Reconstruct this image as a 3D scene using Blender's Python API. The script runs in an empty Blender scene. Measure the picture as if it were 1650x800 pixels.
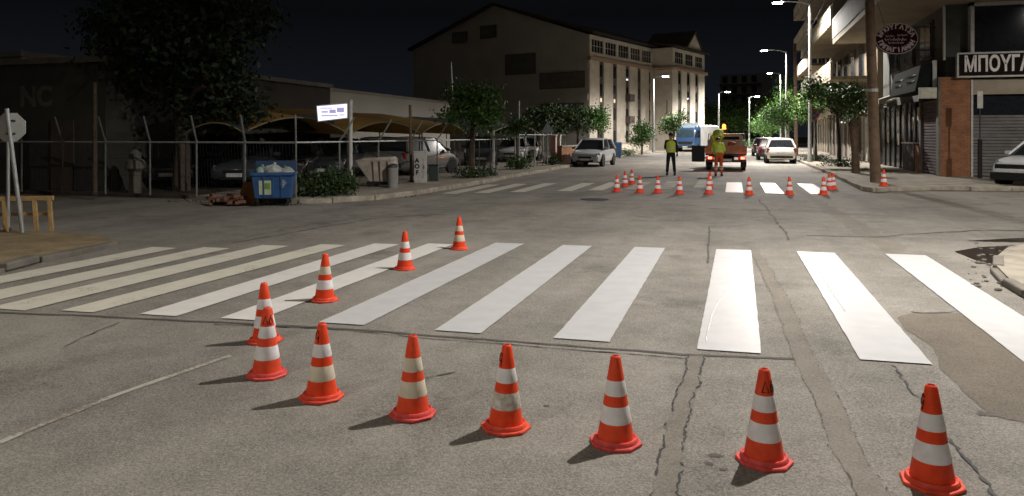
import bpy, bmesh, math, random
import numpy as np
from mathutils import Vector, Matrix
random.seed(7)
R = math.radians
SC = bpy.context.scene
COL = SC.collection

# ------------------------------------------------------------------ camera
PSI = math.atan((1182 - 825) / 1200.0)        # the road runs off to the right of the view
cd = bpy.data.cameras.new('camera'); cam = bpy.data.objects.new('camera', cd); COL.objects.link(cam)
cam.location = (0, 0, 1.65); cam.rotation_euler = (R(90), 0, PSI)
cd.sensor_width = 36; cd.lens = 36 * 1200 / 1650; cd.shift_y = -181 / 1650
cd.clip_start = 0.05; cd.clip_end = 3000
SC.camera = cam
# ------------------------------------------------------------------ night sky
wd = bpy.data.worlds.new('World'); SC.world = wd; wd.use_nodes = True
nt = wd.node_tree; nt.nodes.clear()
wo = nt.nodes.new('ShaderNodeOutputWorld'); bg = nt.nodes.new('ShaderNodeBackground')
tc = nt.nodes.new('ShaderNodeTexCoord'); sp = nt.nodes.new('ShaderNodeSeparateXYZ'); rp = nt.nodes.new('ShaderNodeValToRGB')
nt.links.new(tc.outputs['Generated'], sp.inputs[0]); nt.links.new(sp.outputs['Z'], rp.inputs[0])
rp.color_ramp.elements[0].position = 0.0; rp.color_ramp.elements[0].color = (0.0068, 0.0082, 0.0112, 1)
rp.color_ramp.elements[1].position = 0.16; rp.color_ramp.elements[1].color = (0.0022, 0.0025, 0.0032, 1)
e_ = rp.color_ramp.elements.new(0.36); e_.color = (0.006, 0.006, 0.006, 1)
e_ = rp.color_ramp.elements.new(0.62); e_.color = (0.036, 0.032, 0.028, 1)      # town glow on the low cloud overhead
nt.links.new(rp.outputs[0], bg.inputs[0]); bg.inputs[1].default_value = 1.0
nt.links.new(bg.outputs[0], wo.inputs[0])
# ------------------------------------------------------------------ exposure
SC.view_settings.view_transform = 'Standard'; SC.view_settings.look = 'None'
SC.view_settings.exposure = 0.27; SC.view_settings.gamma = 1.0
SC.render.engine = 'CYCLES'
SC.cycles.use_denoising = True
try: SC.cycles.denoiser = 'OPENIMAGEDENOISE'
except Exception: pass
SC.cycles.max_bounces = 5; SC.cycles.diffuse_bounces = 3; SC.cycles.glossy_bounces = 3
SC.cycles.sample_clamp_indirect = 4.0
SC.cycles.use_light_tree = True
KEY_W = 6300.0       # the street lamp over this corner
FAR_W = 12500.0       # the other street lamps

def at(u, d):        # plan position of a photo column u seen d metres away
    x = (u - 825) / 1200.0 * d
    return (x * math.cos(PSI) - d * math.sin(PSI), x * math.sin(PSI) + d * math.cos(PSI))
def zz(v, d): return 1.65 + (219 - v) / 1200.0 * d

# ------------------------------------------------------------------ materials
def new_mat(name):
    m = bpy.data.materials.new(name); m.use_nodes = True
    return m, m.node_tree, m.node_tree.nodes['Principled BSDF']
MATS = {}
def mat(name, c1, c2=None, scale=6.0, rough=0.7, bump=0.0, metal=0.0, spec=0.4, emit=0.0, fine=0.0, coat=0.0):
    if name in MATS: return MATS[name]
    m, t, b = new_mat(name); L = t.links.new
    b.inputs['Roughness'].default_value = rough; b.inputs['Metallic'].default_value = metal
    b.inputs['Specular IOR Level'].default_value = spec
    if coat: b.inputs['Coat Weight'].default_value = coat; b.inputs['Coat Roughness'].default_value = 0.08
    if c2 is None: c2 = tuple(x * 0.72 for x in c1)
    co = t.nodes.new('ShaderNodeTexCoord')
    n = t.nodes.new('ShaderNodeTexNoise'); n.inputs['Scale'].default_value = scale; n.inputs['Detail'].default_value = 6; n.inputs['Roughness'].default_value = 0.65
    L(co.outputs['Object'], n.inputs['Vector'])
    r = t.nodes.new('ShaderNodeValToRGB'); r.color_ramp.elements[0].position = 0.32; r.color_ramp.elements[1].position = 0.68
    r.color_ramp.elements[0].color = (*c2, 1); r.color_ramp.elements[1].color = (*c1, 1)
    L(n.outputs['Fac'], r.inputs[0]); L(r.outputs[0], b.inputs['Base Color'])
    if emit:
        L(r.outputs[0], b.inputs['Emission Color']); b.inputs['Emission Strength'].default_value = emit
    if bump:
        n2 = t.nodes.new('ShaderNodeTexNoise'); n2.inputs['Scale'].default_value = fine or scale * 6; n2.inputs['Detail'].default_value = 4
        L(co.outputs['Object'], n2.inputs['Vector'])
        bp = t.nodes.new('ShaderNodeBump'); bp.inputs['Strength'].default_value = bump; bp.inputs['Distance'].default_value = 0.02
        L(n2.outputs['Fac'], bp.inputs['Height']); L(bp.outputs[0], b.inputs['Normal'])
    MATS[name] = m
    return m

def asphalt(name, light, dark, warm=1.0, grain=1.0):
    m, t, b = new_mat(name); L = t.links.new; N = t.nodes.new
    co = N('ShaderNodeTexCoord')
    def noise(s, d=5, r=0.6, sc=None):
        n = N('ShaderNodeTexNoise'); n.inputs['Scale'].default_value = s; n.inputs['Detail'].default_value = d; n.inputs['Roughness'].default_value = r
        if sc:
            mp = N('ShaderNodeMapping'); mp.inputs['Scale'].default_value = sc; L(co.outputs['Object'], mp.inputs[0]); L(mp.outputs[0], n.inputs['Vector'])
        else: L(co.outputs['Object'], n.inputs['Vector'])
        return n
    def math_(op, a, bb):
        q = N('ShaderNodeMath'); q.operation = op
        for i, x in enumerate((a, bb)):
            if isinstance(x, (int, float)): q.inputs[i].default_value = x
            else: L(x, q.inputs[i])
        return q.outputs[0]
    big = noise(0.35, 5, 0.55); mid = noise(2.3, 6, 0.7); lane = noise(1.0, 4, 0.6, (0.9, 0.07, 1))
    sp1 = noise(64, 4, 0.7); vo = N('ShaderNodeTexVoronoi'); vo.inputs['Scale'].default_value = 125; L(co.outputs['Object'], vo.inputs['Vector'])
    vs = N('ShaderNodeSeparateColor'); L(vo.outputs['Color'], vs.inputs[0])
    f = math_('ADD', math_('MULTIPLY', big.outputs['Fac'], 1.0), math_('MULTIPLY', mid.outputs['Fac'], 0.75))
    f = math_('ADD', f, math_('MULTIPLY', lane.outputs['Fac'], 0.70))
    f = math_('ADD', f, math_('MULTIPLY', math_('SUBTRACT', sp1.outputs['Fac'], 0.5), 0.85 * grain))
    f = math_('ADD', f, math_('MULTIPLY', math_('SUBTRACT', vs.outputs[0], 0.5), 0.50 * grain))
    st = noise(0.9, 6, 0.68); stn = N('ShaderNodeMapRange'); stn.inputs[1].default_value = .56; stn.inputs[2].default_value = .74; L(st.outputs['Fac'], stn.inputs[0])
    f = math_('SUBTRACT', f, math_('MULTIPLY', stn.outputs[0], 0.42))
    f = math_('SUBTRACT', f, 0.71)
    r = N('ShaderNodeValToRGB'); e = r.color_ramp.elements
    e[0].position = 0.08; e[0].color = (*dark, 1); e[1].position = 0.95; e[1].color = (*light, 1)
    L(f, r.inputs[0]); L(r.outputs[0], b.inputs['Base Color'])
    b.inputs['Roughness'].default_value = 0.82; b.inputs['Specular IOR Level'].default_value = 0.3
    bp = N('ShaderNodeBump'); bp.inputs['Strength'].default_value = 0.55 * grain; bp.inputs['Distance'].default_value = 0.006
    L(math_('ADD', sp1.outputs['Fac'], math_('MULTIPLY', vs.outputs[0], 0.5)), bp.inputs['Height']); L(bp.outputs[0], b.inputs['Normal'])
    return m

def paint(name, col, under, wear, rough, bump=0.25):
    """road paint: worn where the noise drops below 'wear', showing asphalt"""
    m, t, b = new_mat(name); L = t.links.new; N = t.nodes.new
    co = N('ShaderNodeTexCoord')
    n1 = N('ShaderNodeTexNoise'); n1.inputs['Scale'].default_value = 38; n1.inputs['Detail'].default_value = 6; n1.inputs['Roughness'].default_value = 0.7
    n2 = N('ShaderNodeTexNoise'); n2.inputs['Scale'].default_value = 1.6; n2.inputs['Detail'].default_value = 5
    n3 = N('ShaderNodeTexNoise'); n3.inputs['Scale'].default_value = 5; n3.inputs['Detail'].default_value = 6
    for n in (n1, n2, n3): L(co.outputs['Object'], n.inputs['Vector'])
    a = N('ShaderNodeMath'); a.operation = 'MULTIPLY_ADD'; a.inputs[1].default_value = 0.55; L(n1.outputs['Fac'], a.inputs[0])
    q = N('ShaderNodeMath'); q.operation = 'MULTIPLY'; q.inputs[1].default_value = 0.45; L(n2.outputs['Fac'], q.inputs[0]); L(q.outputs[0], a.inputs[2])
    r = N('ShaderNodeValToRGB'); r.color_ramp.elements[0].position = max(0.0, wear - 0.035); r.color_ramp.elements[1].position = wear + 0.035
    L(a.outputs[0], r.inputs[0])
    tint = N('ShaderNodeValToRGB'); tint.color_ramp.elements[0].position = 0.3; tint.color_ramp.elements[1].position = 0.65
    tint.color_ramp.elements[0].color = (*[x * 0.90 for x in col], 1); tint.color_ramp.elements[1].color = (*col, 1)
    L(n3.outputs['Fac'], tint.inputs[0])
    mx = N('ShaderNodeMix'); mx.data_type = 'RGBA'; L(r.outputs[0], mx.inputs[0]); mx.inputs[6].default_value = (*under, 1); L(tint.outputs[0], mx.inputs[7])
    L(mx.outputs[2], b.inputs['Base Color'])
    b.inputs['Roughness'].default_value = rough; b.inputs['Specular IOR Level'].default_value = 0.35
    bp = N('ShaderNodeBump'); bp.inputs['Strength'].default_value = bump; bp.inputs['Distance'].default_value = 0.004
    L(n1.outputs['Fac'], bp.inputs['Height']); L(bp.outputs[0], b.inputs['Normal'])
    return m

def brick(name, c1, c2, mortar, sx=1.0):
    m, t, b = new_mat(name); L = t.links.new; N = t.nodes.new
    co = N('ShaderNodeTexCoord'); s = N('ShaderNodeSeparateXYZ'); L(co.outputs['Object'], s.inputs[0])
    ad = N('ShaderNodeMath'); ad.operation = 'ADD'; L(s.outputs[0], ad.inputs[0]); L(s.outputs[1], ad.inputs[1])
    cb = N('ShaderNodeCombineXYZ'); L(ad.outputs[0], cb.inputs[0]); L(s.outputs[2], cb.inputs[1])
    bk = N('ShaderNodeTexBrick'); bk.inputs['Scale'].default_value = 1.0; bk.inputs['Brick Width'].default_value = 0.22; bk.inputs['Row Height'].default_value = 0.075
    bk.inputs['Mortar Size'].default_value = 0.010; bk.inputs['Color1'].default_value = (*c1, 1); bk.inputs['Color2'].default_value = (*c2, 1); bk.inputs['Mortar'].default_value = (*mortar, 1)
    L(cb.outputs[0], bk.inputs['Vector'])
    nz = N('ShaderNodeTexNoise'); nz.inputs['Scale'].default_value = 3; L(co.outputs['Object'], nz.inputs['Vector'])
    mx = N('ShaderNodeMix'); mx.data_type = 'RGBA'; mx.blend_type = 'MULTIPLY'; mx.inputs[0].default_value = 0.6
    L(bk.outputs['Color'], mx.inputs[6]); L(nz.outputs['Fac'], mx.inputs[7]); L(mx.outputs[2], b.inputs['Base Color'])
    b.inputs['Roughness'].default_value = 0.85
    bp = N('ShaderNodeBump'); bp.inputs['Strength'].default_value = 0.6; bp.inputs['Distance'].default_value = 0.01; bp.invert = True
    L(bk.outputs['Fac'], bp.inputs['Height']); L(bp.outputs[0], b.inputs['Normal'])
    return m

def leafmat(name, c1, c2):
    m, t, b = new_mat(name); L = t.links.new; N = t.nodes.new
    g = N('ShaderNodeNewGeometry'); r = N('ShaderNodeValToRGB'); r.color_ramp.elements[0].color = (*c1, 1); r.color_ramp.elements[1].color = (*c2, 1)
    L(g.outputs['Random Per Island'], r.inputs[0]); L(r.outputs[0], b.inputs['Base Color'])
    b.inputs['Roughness'].default_value = 0.55; b.inputs['Specular IOR Level'].default_value = 0.3
    return m

ASPH = asphalt('asphalt', (0.322, 0.296, 0.256), (0.100, 0.092, 0.079), grain=1.1)
ASPH2 = asphalt('asphalt_smooth', (0.262, 0.234, 0.194), (0.110, 0.098, 0.082), grain=0.9)
ASPH3 = asphalt('asphalt_dark', (0.205, 0.172, 0.132), (0.075, 0.063, 0.049), grain=1.0)
TAR = mat('tar', (0.030, 0.028, 0.026), (0.012, 0.012, 0.012), scale=9, rough=0.6)
TARG = mat('tar_worn', (0.115, 0.10, 0.085), (0.05, 0.045, 0.04), scale=7, rough=0.8)
WETM = mat('wet_mud', (0.030, 0.022, 0.016), (0.012, 0.009, 0.007), scale=4, rough=0.28, bump=0.3)
PFRESH = paint('paint_fresh', (0.53, 0.525, 0.522), (0.3, 0.28, 0.25), 0.05, 0.42)
PMID = paint('paint_settled', (0.66, 0.63, 0.59), (0.2, 0.18, 0.15), 0.36, 0.6)
POLD = paint('paint_old', (0.58, 0.545, 0.455), (0.2, 0.175, 0.135), 0.395, 0.75)
PGHOST = paint('paint_ghost', (0.40, 0.37, 0.32), (0.19, 0.165, 0.13), 0.47, 0.8)
CONC = mat('concrete', (0.36, 0.32, 0.26), (0.18, 0.155, 0.12), scale=2.2, rough=0.9, bump=0.4, fine=40)
CONCD = mat('concrete_dark', (0.20, 0.18, 0.15), (0.10, 0.09, 0.075), scale=1.4, rough=0.9, bump=0.4, fine=30)
KERBM = mat('kerb_stone', (0.46, 0.41, 0.33), (0.22, 0.19, 0.15), scale=3, rough=0.9, bump=0.5, fine=30)
DIRT = mat('dirt', (0.085, 0.068, 0.045), (0.035, 0.028, 0.02), scale=1.2, rough=0.95, bump=0.6, fine=20)
SOIL = mat('sandy_soil', (0.30, 0.225, 0.125), (0.16, 0.12, 0.065), scale=3.0, rough=0.95, bump=0.7, fine=30)
ORANGE = mat('cone_orange', (0.92, 0.080, 0.016), (0.74, 0.052, 0.012), scale=11, rough=0.48, spec=0.35)
ORANGEB = mat('cone_base_rubber', (0.90, 0.105, 0.050), (0.56, 0.050, 0.026), scale=14, rough=0.55, spec=0.35)
BAND = mat('reflective_band', (0.92, 0.91, 0.92), (0.76, 0.74, 0.73), scale=14, rough=0.34, spec=0.6)
BANDY = mat('reflective_band_yellowed', (0.80, 0.74, 0.60), (0.66, 0.58, 0.44), scale=9, rough=0.4, spec=0.5)
BANDD = mat('reflective_band_dirty', (0.80, 0.78, 0.74), (0.40, 0.34, 0.24), scale=24, rough=0.45, spec=0.5)
INK = mat('black_marker', (0.012, 0.011, 0.012), rough=0.5)
STEEL = mat('galvanised_steel', (0.42, 0.43, 0.42), (0.30, 0.31, 0.30), scale=5, rough=0.5, metal=0.4)
DARKST = mat('dark_steel', (0.06, 0.06, 0.06), rough=0.55, metal=0.3)
GLASS = mat('dark_glass', (0.012, 0.014, 0.018), (0.02, 0.022, 0.026), rough=0.08, spec=0.6)
BLACK = mat('black_plastic', (0.014, 0.014, 0.015), rough=0.5)
RUBBER = mat('tyre_rubber', (0.018, 0.018, 0.018), rough=0.85)
RIMM = mat('alloy', (0.38, 0.38, 0.40), rough=0.35, metal=0.7)
LAMPW = mat('headlight_glass', (0.20, 0.21, 0.22), (0.08, 0.085, 0.09), scale=20, rough=0.1, spec=0.7)
LAMPR = mat('taillight_red', (0.38, 0.012, 0.012), (0.25, 0.01, 0.01), scale=20, rough=0.15, spec=0.7)
PLATE = mat('plate_white', (0.72, 0.72, 0.70), rough=0.4)
LED = mat('led_lens', (0.95, 0.97, 1.0), (0.95, 0.97, 1.0), emit=70.0)
REDON = mat('taillight_lit', (1.0, 0.16, 0.10), (1.0, 0.10, 0.06), emit=5.0)
BEACONM = mat('beacon_lit', (1.0, 0.20, 0.03), (1.0, 0.15, 0.02), emit=7.0)
BARK = mat('bark', (0.13, 0.095, 0.065), (0.06, 0.045, 0.032), scale=9, rough=0.95, bump=0.6)
WOODP = mat('weathered_pole_wood', (0.20, 0.135, 0.085), (0.10, 0.066, 0.042), scale=4, rough=0.9, bump=0.4)
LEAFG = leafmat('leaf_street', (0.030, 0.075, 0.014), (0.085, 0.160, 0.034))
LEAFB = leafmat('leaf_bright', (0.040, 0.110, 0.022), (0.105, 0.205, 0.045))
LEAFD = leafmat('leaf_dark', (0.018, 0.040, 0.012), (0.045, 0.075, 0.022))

# ------------------------------------------------------------------ builders
def empty(name, loc, rz=0.0):
    o = bpy.data.objects.new(name, None); COL.objects.link(o); o.location = loc; o.rotation_euler = (0, 0, rz)
    o.empty_display_size = 0.1
    return o
def tag(o, label, cat, group=None):
    o['label'] = label; o['category'] = cat
    if group: o['group'] = group
    return o
def thing(name, label, cat, loc=(0, 0, 0), rz=0.0, group=None): return tag(empty(name, loc, rz), label, cat, group)

class B:
    def __init__(s): s.v = []; s.f = []
    def add(s, vs, fs):
        k = len(s.v); s.v += [tuple(p) for p in vs]; s.f += [tuple(i + k for i in f) for f in fs]; return s
    def bb(s, x0, x1, y0, y1, z0, z1):
        return s.add([(x0, y0, z0), (x1, y0, z0), (x1, y1, z0), (x0, y1, z0), (x0, y0, z1), (x1, y0, z1), (x1, y1, z1), (x0, y1, z1)],
                     [(0, 3, 2, 1), (4, 5, 6, 7), (0, 1, 5, 4), (1, 2, 6, 5), (2, 3, 7, 6), (3, 0, 4, 7)])
    def hexa(s, p): return s.add(p, [(0, 3, 2, 1), (4, 5, 6, 7), (0, 1, 5, 4), (1, 2, 6, 5), (2, 3, 7, 6), (3, 0, 4, 7)])
    def box(s, c, size, rz=0.0):
        a = [(-.5, -.5, -.5), (.5, -.5, -.5), (.5, .5, -.5), (-.5, .5, -.5), (-.5, -.5, .5), (.5, -.5, .5), (.5, .5, .5), (-.5, .5, .5)]
        cs, sn = math.cos(rz), math.sin(rz)
        return s.hexa([(c[0] + x * size[0] * cs - y * size[1] * sn, c[1] + x * size[0] * sn + y * size[1] * cs, c[2] + z * size[2]) for x, y, z in a])
    def tube(s, path, r, n=8, cap=True):
        path = [Vector(p) for p in path]
        rs = r if isinstance(r, (list, tuple)) else [r] * len(path)
        vs = []; up = None
        for i, p in enumerate(path):
            a = path[max(i - 1, 0)]; c = path[min(i + 1, len(path) - 1)]; d = (c - a).normalized()
            if up is None: up = d.orthogonal().normalized()
            up = (up - d * up.dot(d)).normalized(); w = d.cross(up)
            vs += [p + (up * math.cos(2 * math.pi * k / n) + w * math.sin(2 * math.pi * k / n)) * rs[i] for k in range(n)]
        fs = [(i * n + k, i * n + (k + 1) % n, (i + 1) * n + (k + 1) % n, (i + 1) * n + k) for i in range(len(path) - 1) for k in range(n)]
        if cap: fs += [tuple(reversed(range(n))), tuple((len(path) - 1) * n + k for k in range(n))]
        return s.add(vs, fs)
    def lathe(s, prof, n=32, c=(0, 0, 0), sy=1.0, capb=True, capt=True):
        vs = [(c[0] + r * math.cos(2 * math.pi * k / n), c[1] + sy * r * math.sin(2 * math.pi * k / n), c[2] + z) for r, z in prof for k in range(n)]
        m = len(prof)
        fs = [(i * n + k, i * n + (k + 1) % n, (i + 1) * n + (k + 1) % n, (i + 1) * n + k) for i in range(m - 1) for k in range(n)]
        if capb: fs.append(tuple(reversed(range(n))))
        if capt: fs.append(tuple((m - 1) * n + k for k in range(n)))
        return s.add(vs, fs)
    def prism(s, poly, z0, z1):
        n = len(poly)
        return s.add([(x, y, z0) for x, y in poly] + [(x, y, z1) for x, y in poly],
                     [tuple(reversed(range(n))), tuple(range(n, 2 * n))] + [(i, (i + 1) % n, n + (i + 1) % n, n + i) for i in range(n)])
    def sheet(s, poly, z): return s.add([(x, y, z) for x, y in poly], [tuple(range(len(poly)))])
    def loft(s, rings, cap=True):
        n = len(rings[0])
        fs = [(i * n + k, i * n + (k + 1) % n, (i + 1) * n + (k + 1) % n, (i + 1) * n + k) for i in range(len(rings) - 1) for k in range(n)]
        if cap: fs += [tuple(reversed(range(n))), tuple((len(rings) - 1) * n + k for k in range(n))]
        return s.add([p for r in rings for p in r], fs)
    def ball(s, c, r, n=10, m=6):
        r = r if isinstance(r, (tuple, list)) else (r, r, r)
        pr = [(math.sin(math.pi * (i + .02) / (m + .04)), -math.cos(math.pi * (i + .02) / (m + .04))) for i in range(m + 1)]
        vs = [(c[0] + r[0] * q * math.cos(2 * math.pi * k / n), c[1] + r[1] * q * math.sin(2 * math.pi * k / n), c[2] + r[2] * z) for q, z in pr for k in range(n)]
        fs = [(i * n + k, i * n + (k + 1) % n, (i + 1) * n + (k + 1) % n, (i + 1) * n + k) for i in range(m) for k in range(n)]
        return s.add(vs, fs)
    def make(s, name, material, parent=None, smooth=False, bevel=0.0, loc=None, flip=True):
        me = bpy.data.meshes.new(name); me.from_pydata(s.v, [], s.f)
        if flip:
            bm = bmesh.new(); bm.from_mesh(me); bmesh.ops.recalc_face_normals(bm, faces=bm.faces); bm.to_mesh(me); bm.free()
        me.materials.append(material)
        if smooth:
            me.polygons.foreach_set('use_smooth', [True] * len(me.polygons))
            try: me.set_sharp_from_angle(angle=R(40))
            except Exception: pass
        o = bpy.data.objects.new(name, me); COL.objects.link(o)
        if parent: o.parent = parent
        if loc: o.location = loc
        if bevel:
            bv = o.modifiers.new('bevel', 'BEVEL'); bv.width = bevel; bv.segments = 2; bv.limit_method = 'ANGLE'
        return o

def structure(o): o['kind'] = 'structure'; return o

DG = None
def text_verts(body, size, extr=0.01, bold=0.0, align='CENTER'):
    c = bpy.data.curves.new('t', 'FONT'); c.body = body; c.size = size; c.extrude = extr; c.offset = bold; c.align_x = align; c.align_y = 'CENTER'
    c.resolution_u = 3
    o = bpy.data.objects.new('t', c); COL.objects.link(o)
    dg = bpy.context.evaluated_depsgraph_get(); m = bpy.data.meshes.new_from_object(o.evaluated_get(dg))
    vs = [tuple(v.co) for v in m.vertices]; fs = [tuple(p.vertices) for p in m.polygons]
    bpy.data.objects.remove(o); bpy.data.curves.remove(c); bpy.data.meshes.remove(m)
    return vs, fs

def jag(path, w, jit, step=0.12, rng=random):
    """two ragged edges along a polyline; w = width or list of widths"""
    ws = w if isinstance(w, (list, tuple)) else [w] * len(path)
    pts = []
    for i in range(len(path) - 1):
        a, c = Vector((*path[i], 0)), Vector((*path[i + 1], 0)); n = max(1, int((c - a).length / step))
        for k in range(n): pts.append((a.lerp(c, k / n), ws[i] + (ws[i + 1] - ws[i]) * k / n))
    pts.append((Vector((*path[-1], 0)), ws[-1]))
    Lp, Rp = [], []
    drift = 0
    for i, (p, ww) in enumerate(pts):
        d = (pts[min(i + 1, len(pts) - 1)][0] - pts[max(i - 1, 0)][0]).normalized(); nrm = Vector((-d.y, d.x, 0))
        drift = drift * 0.8 + rng.uniform(-jit, jit) * 0.6
        q = p + nrm * drift
        Lp.append(q + nrm * (ww / 2 + rng.uniform(-jit, jit) * 0.5)); Rp.append(q - nrm * (ww / 2 + rng.uniform(-jit, jit) * 0.5))
    return Lp, Rp
def strip(b, path, w, jit, z, step=0.12, gaps=0):
    Lp, Rp = jag(path, w, jit, step); n = len(Lp); fs = []; on = True
    for i in range(n - 1):
        if gaps and random.random() < (gaps if on else .35): on = not on
        if on: fs.append((i, i + 1, n + i + 1, n + i))
    b.add([(p.x, p.y, z) for p in Lp] + [(p.x, p.y, z) for p in Rp], fs)
    return Lp, Rp
def blob(b, c, rx, ry, z, n=22, jit=0.25, rz=0.0):
    pts = []
    for k in range(n):
        a = 2 * math.pi * k / n; q = 1 + random.uniform(-jit, jit); x, y = rx * q * math.cos(a), ry * q * math.sin(a)
        pts.append((c[0] + x * math.cos(rz) - y * math.sin(rz), c[1] + x * math.sin(rz) + y * math.cos(rz)))
    b.sheet(pts, z)
def gp(u, v, z=0.0):     # ground point seen at photo pixel (used to read sizes off the photo)
    d = (1.65 - z) * 1200 / (v - 219); return at(u, d)

# ================================================================== SETTING
structure(B().sheet([(-900, -900), (900, -900), (900, 900), (-900, 900)], -0.03).make('ground', DIRT))
road = structure(B().sheet([(-70, -14), (70, -14), (70, 30), (5, 30), (5, 60), (5.5, 70), (7.5, 78), (18.5, 112), (44, 190), (20, 190),
                            (4, 112), (-7.2, 78), (-9.5, 68), (-9.5, 30), (-70, 30)], 0.0).make('road', ASPH))
def part_road(name, b, m): return b.make(name, m, road)
def P(*pix): return [gp(u, v) for u, v in pix]
# repaired trenches, seams, cracks
b = B(); e1 = strip(b, P((1125, 571), (1105, 640), (1085, 710), (1069, 778), (1052, 850)), 0.112, 0.012, 0.003, 0.03); part_road('trench_repair', b, ASPH2)
b = B()
for e in e1: strip(b, [(p.x, p.y) for p in e], 0.010, 0.010, 0.0055, 0.025, .06)
part_road('crack', b, TAR)
b = B(); e2 = strip(b, P((1214, 400), (1245, 455), (1288, 556), (1335, 650), (1365, 720), (1395, 778), (1412, 830)), [.12, .145, .155, .16, .15, .14, .14], 0.016, 0.003, 0.06); part_road('trench_repair', b, ASPH2)
b = B()
for e in e2: strip(b, [(p.x, p.y) for p in e], 0.006, 0.010, 0.0055, 0.03, .5)
part_road('crack', b, TARG)
b = B(); strip(b, P((-60, 503), (120, 509), (330, 519), (510, 528), (700, 542), (900, 557), (1115, 573), (1280, 579)), 0.045, 0.012, 0.004, 0.1)
part_road('seam', b, TARG)
b = B(); strip(b, P((345, 524), (520, 531), (700, 547), (900, 563), (1110, 579)), 0.012, 0.012, 0.005, 0.08); part_road('crack', b, TAR)
b = B(); strip(b, P((1437, 590), (1470, 632), (1487, 650), (1525, 700), (1560, 745), (1610, 812)), 0.013, 0.016, 0.006, 0.03); part_road('crack', b, TAR)
b = B(); pl = P((1444, 511), (1458, 530), (1507, 563), (1513, 591), (1557, 635), (1590, 668), (1650, 682), (1760, 700), (1800, 540), (1560, 505), (1475, 504))
pl2 = []
for i in range(len(pl)):
    a, c = Vector(pl[i]), Vector(pl[(i + 1) % len(pl)])
    for k in range(6): q = a.lerp(c, k / 6); pl2.append((q.x + random.uniform(-.012, .012), q.y + random.uniform(-.012, .012)))
b.sheet(pl2, 0.0025); part_road('asphalt_patch', b, ASPH3)
b = B(); strip(b, P((1468, 504), (1500, 505), (1542, 502)), [.01, .05, .01], 0.02, 0.006, 0.04)
for c, rx, ry in (((1590, 668), .075, .05), ((1152, 735), .05, .03), ((1143, 748), .03, .02), ((1165, 757), .025, .02), ((1232, 522), .02, .012), ((520, 365), .10, .05), ((880, 655), .03, .02)):
    blob(b, gp(*c), rx * .8, ry * .8, 0.0028, 30, .42)
part_road('tar_spot', b, TARG)
b = B(); strip(b, P((1140, 425), (1143, 366)), 0.03, 0.012, 0.004); strip(b, P((1143, 366), (1197, 365)), 0.03, 0.012, 0.0042); strip(b, P((1222, 322), (1245, 350), (1275, 388)), 0.03, 0.03, 0.0044)
strip(b, P((1190, 338), (1300, 341), (1480, 352)), 0.03, 0.04, 0.0046); strip(b, P((1300, 380), (1420, 382), (1560, 372), (1680, 372)), 0.05, 0.05, 0.0048)
part_road('seam', b, TARG)
b = B(); strip(b, P((380, 392), (480, 374), (600, 353), (720, 345)), 0.05, 0.05, 0.0042); strip(b, P((395, 384), (500, 362), (640, 345)), 0.03, 0.05, 0.0052)
strip(b, P((100, 560), (190, 520)), 0.02, 0.03, 0.0045); strip(b, P((640, 655), (690, 610), (735, 600)), 0.012, 0.03, 0.0045, 0.05)
part_road('crack', b, TARG)
b = B(); strip(b, P((1285, 306), (1350, 345), (1410, 385), (1452, 411)), [.2, .35, .45, .3], 0.06, 0.0015)
strip(b, P((760, 336), (900, 322), (1000, 324)), [.05, .5, .05], 0.1, 0.0017)
part_road('tyre_streak', b, ASPH2)
b = B(); strip(b, P((-40, 730), (90, 676), (180, 640), (290, 602), (372, 574)), 0.05, 0.008, 0.004); part_road('worn_line', b, PGHOST)
b = B(); b.sheet(P((1538, 406), (1580, 399), (1640, 396), (1760, 394), (1780, 420), (1650, 424), (1622, 420), (1605, 429), (1580, 423)), 0.006)
b.sheet(P((1555, 389), (1650, 384), (1780, 383), (1780, 390), (1640, 391)), 0.0065); part_road('mud_puddle', b, WETM)
# crossing stripes: (X left, X right, Y) at the near end and at the far end
STR = [(-8.22, -7.80, 5.15, -8.22, -7.80, 9.02, POLD), (-7.50, -7.06, 5.25, -7.48, -7.04, 9.22, POLD), (-6.82, -6.38, 5.38, -6.78, -6.35, 9.66, POLD),
       (-6.06, -5.70, 5.50, -5.98, -5.58, 9.98, POLD), (-5.24, -4.86, 5.60, -5.25, -4.85, 10.28, PMID), (-4.43, -4.06, 5.68, -4.46, -4.06, 10.52, PMID),
       (-3.50, -3.07, 5.80, -3.50, -3.05, 10.88, PFRESH), (-2.42, -2.01, 5.84, -2.46, -2.02, 10.95, PFRESH), (-1.40, -0.95, 5.89, -1.40, -0.96, 11.06, PFRESH),
       (-0.27, 0.20, 5.90, -0.24, 0.24, 11.18, PFRESH), (0.89, 1.37, 5.97, 0.86, 1.36, 11.28, PFRESH), (2.02, 2.52, 6.10, 2.02, 2.53, 11.41, PFRESH)]
def stripe(a, c, y0, a2, c2, y1, m, z=0.009):
    pts = []
    n = 44
    for k in range(n + 1):
        t = k / n; pts.append((c + (c2 - c) * t + random.uniform(-.003, .003), y0 + 0.02 + random.uniform(-.004, .004) + (y1 - y0) * t))
    for k in range(n + 1):
        t = 1 - k / n; pts.append((a + (a2 - a) * t + random.uniform(-.003, .003), y0 + (y1 - y0) * t))
    bb = B(); bb.sheet(pts, z); return bb.make('crosswalk_stripe', m, road)
for s in STR: stripe(*s)
for X, m, ln in ((-7.72, POLD, 4.1), (-6.93, POLD, 4.2), (-6.05, POLD, 4.2), (-4.82, POLD, 3.9), (-3.98, POLD, 4.0), (-3.0, PGHOST, 4), (-2.05, PGHOST, 4), (-1.0, PGHOST, 4)):
    y0 = 19.7 + (X + 7.7) * 0.66; stripe(X - .22, X + .22, y0, X - .22, X + .22, y0 + ln, m)
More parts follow.
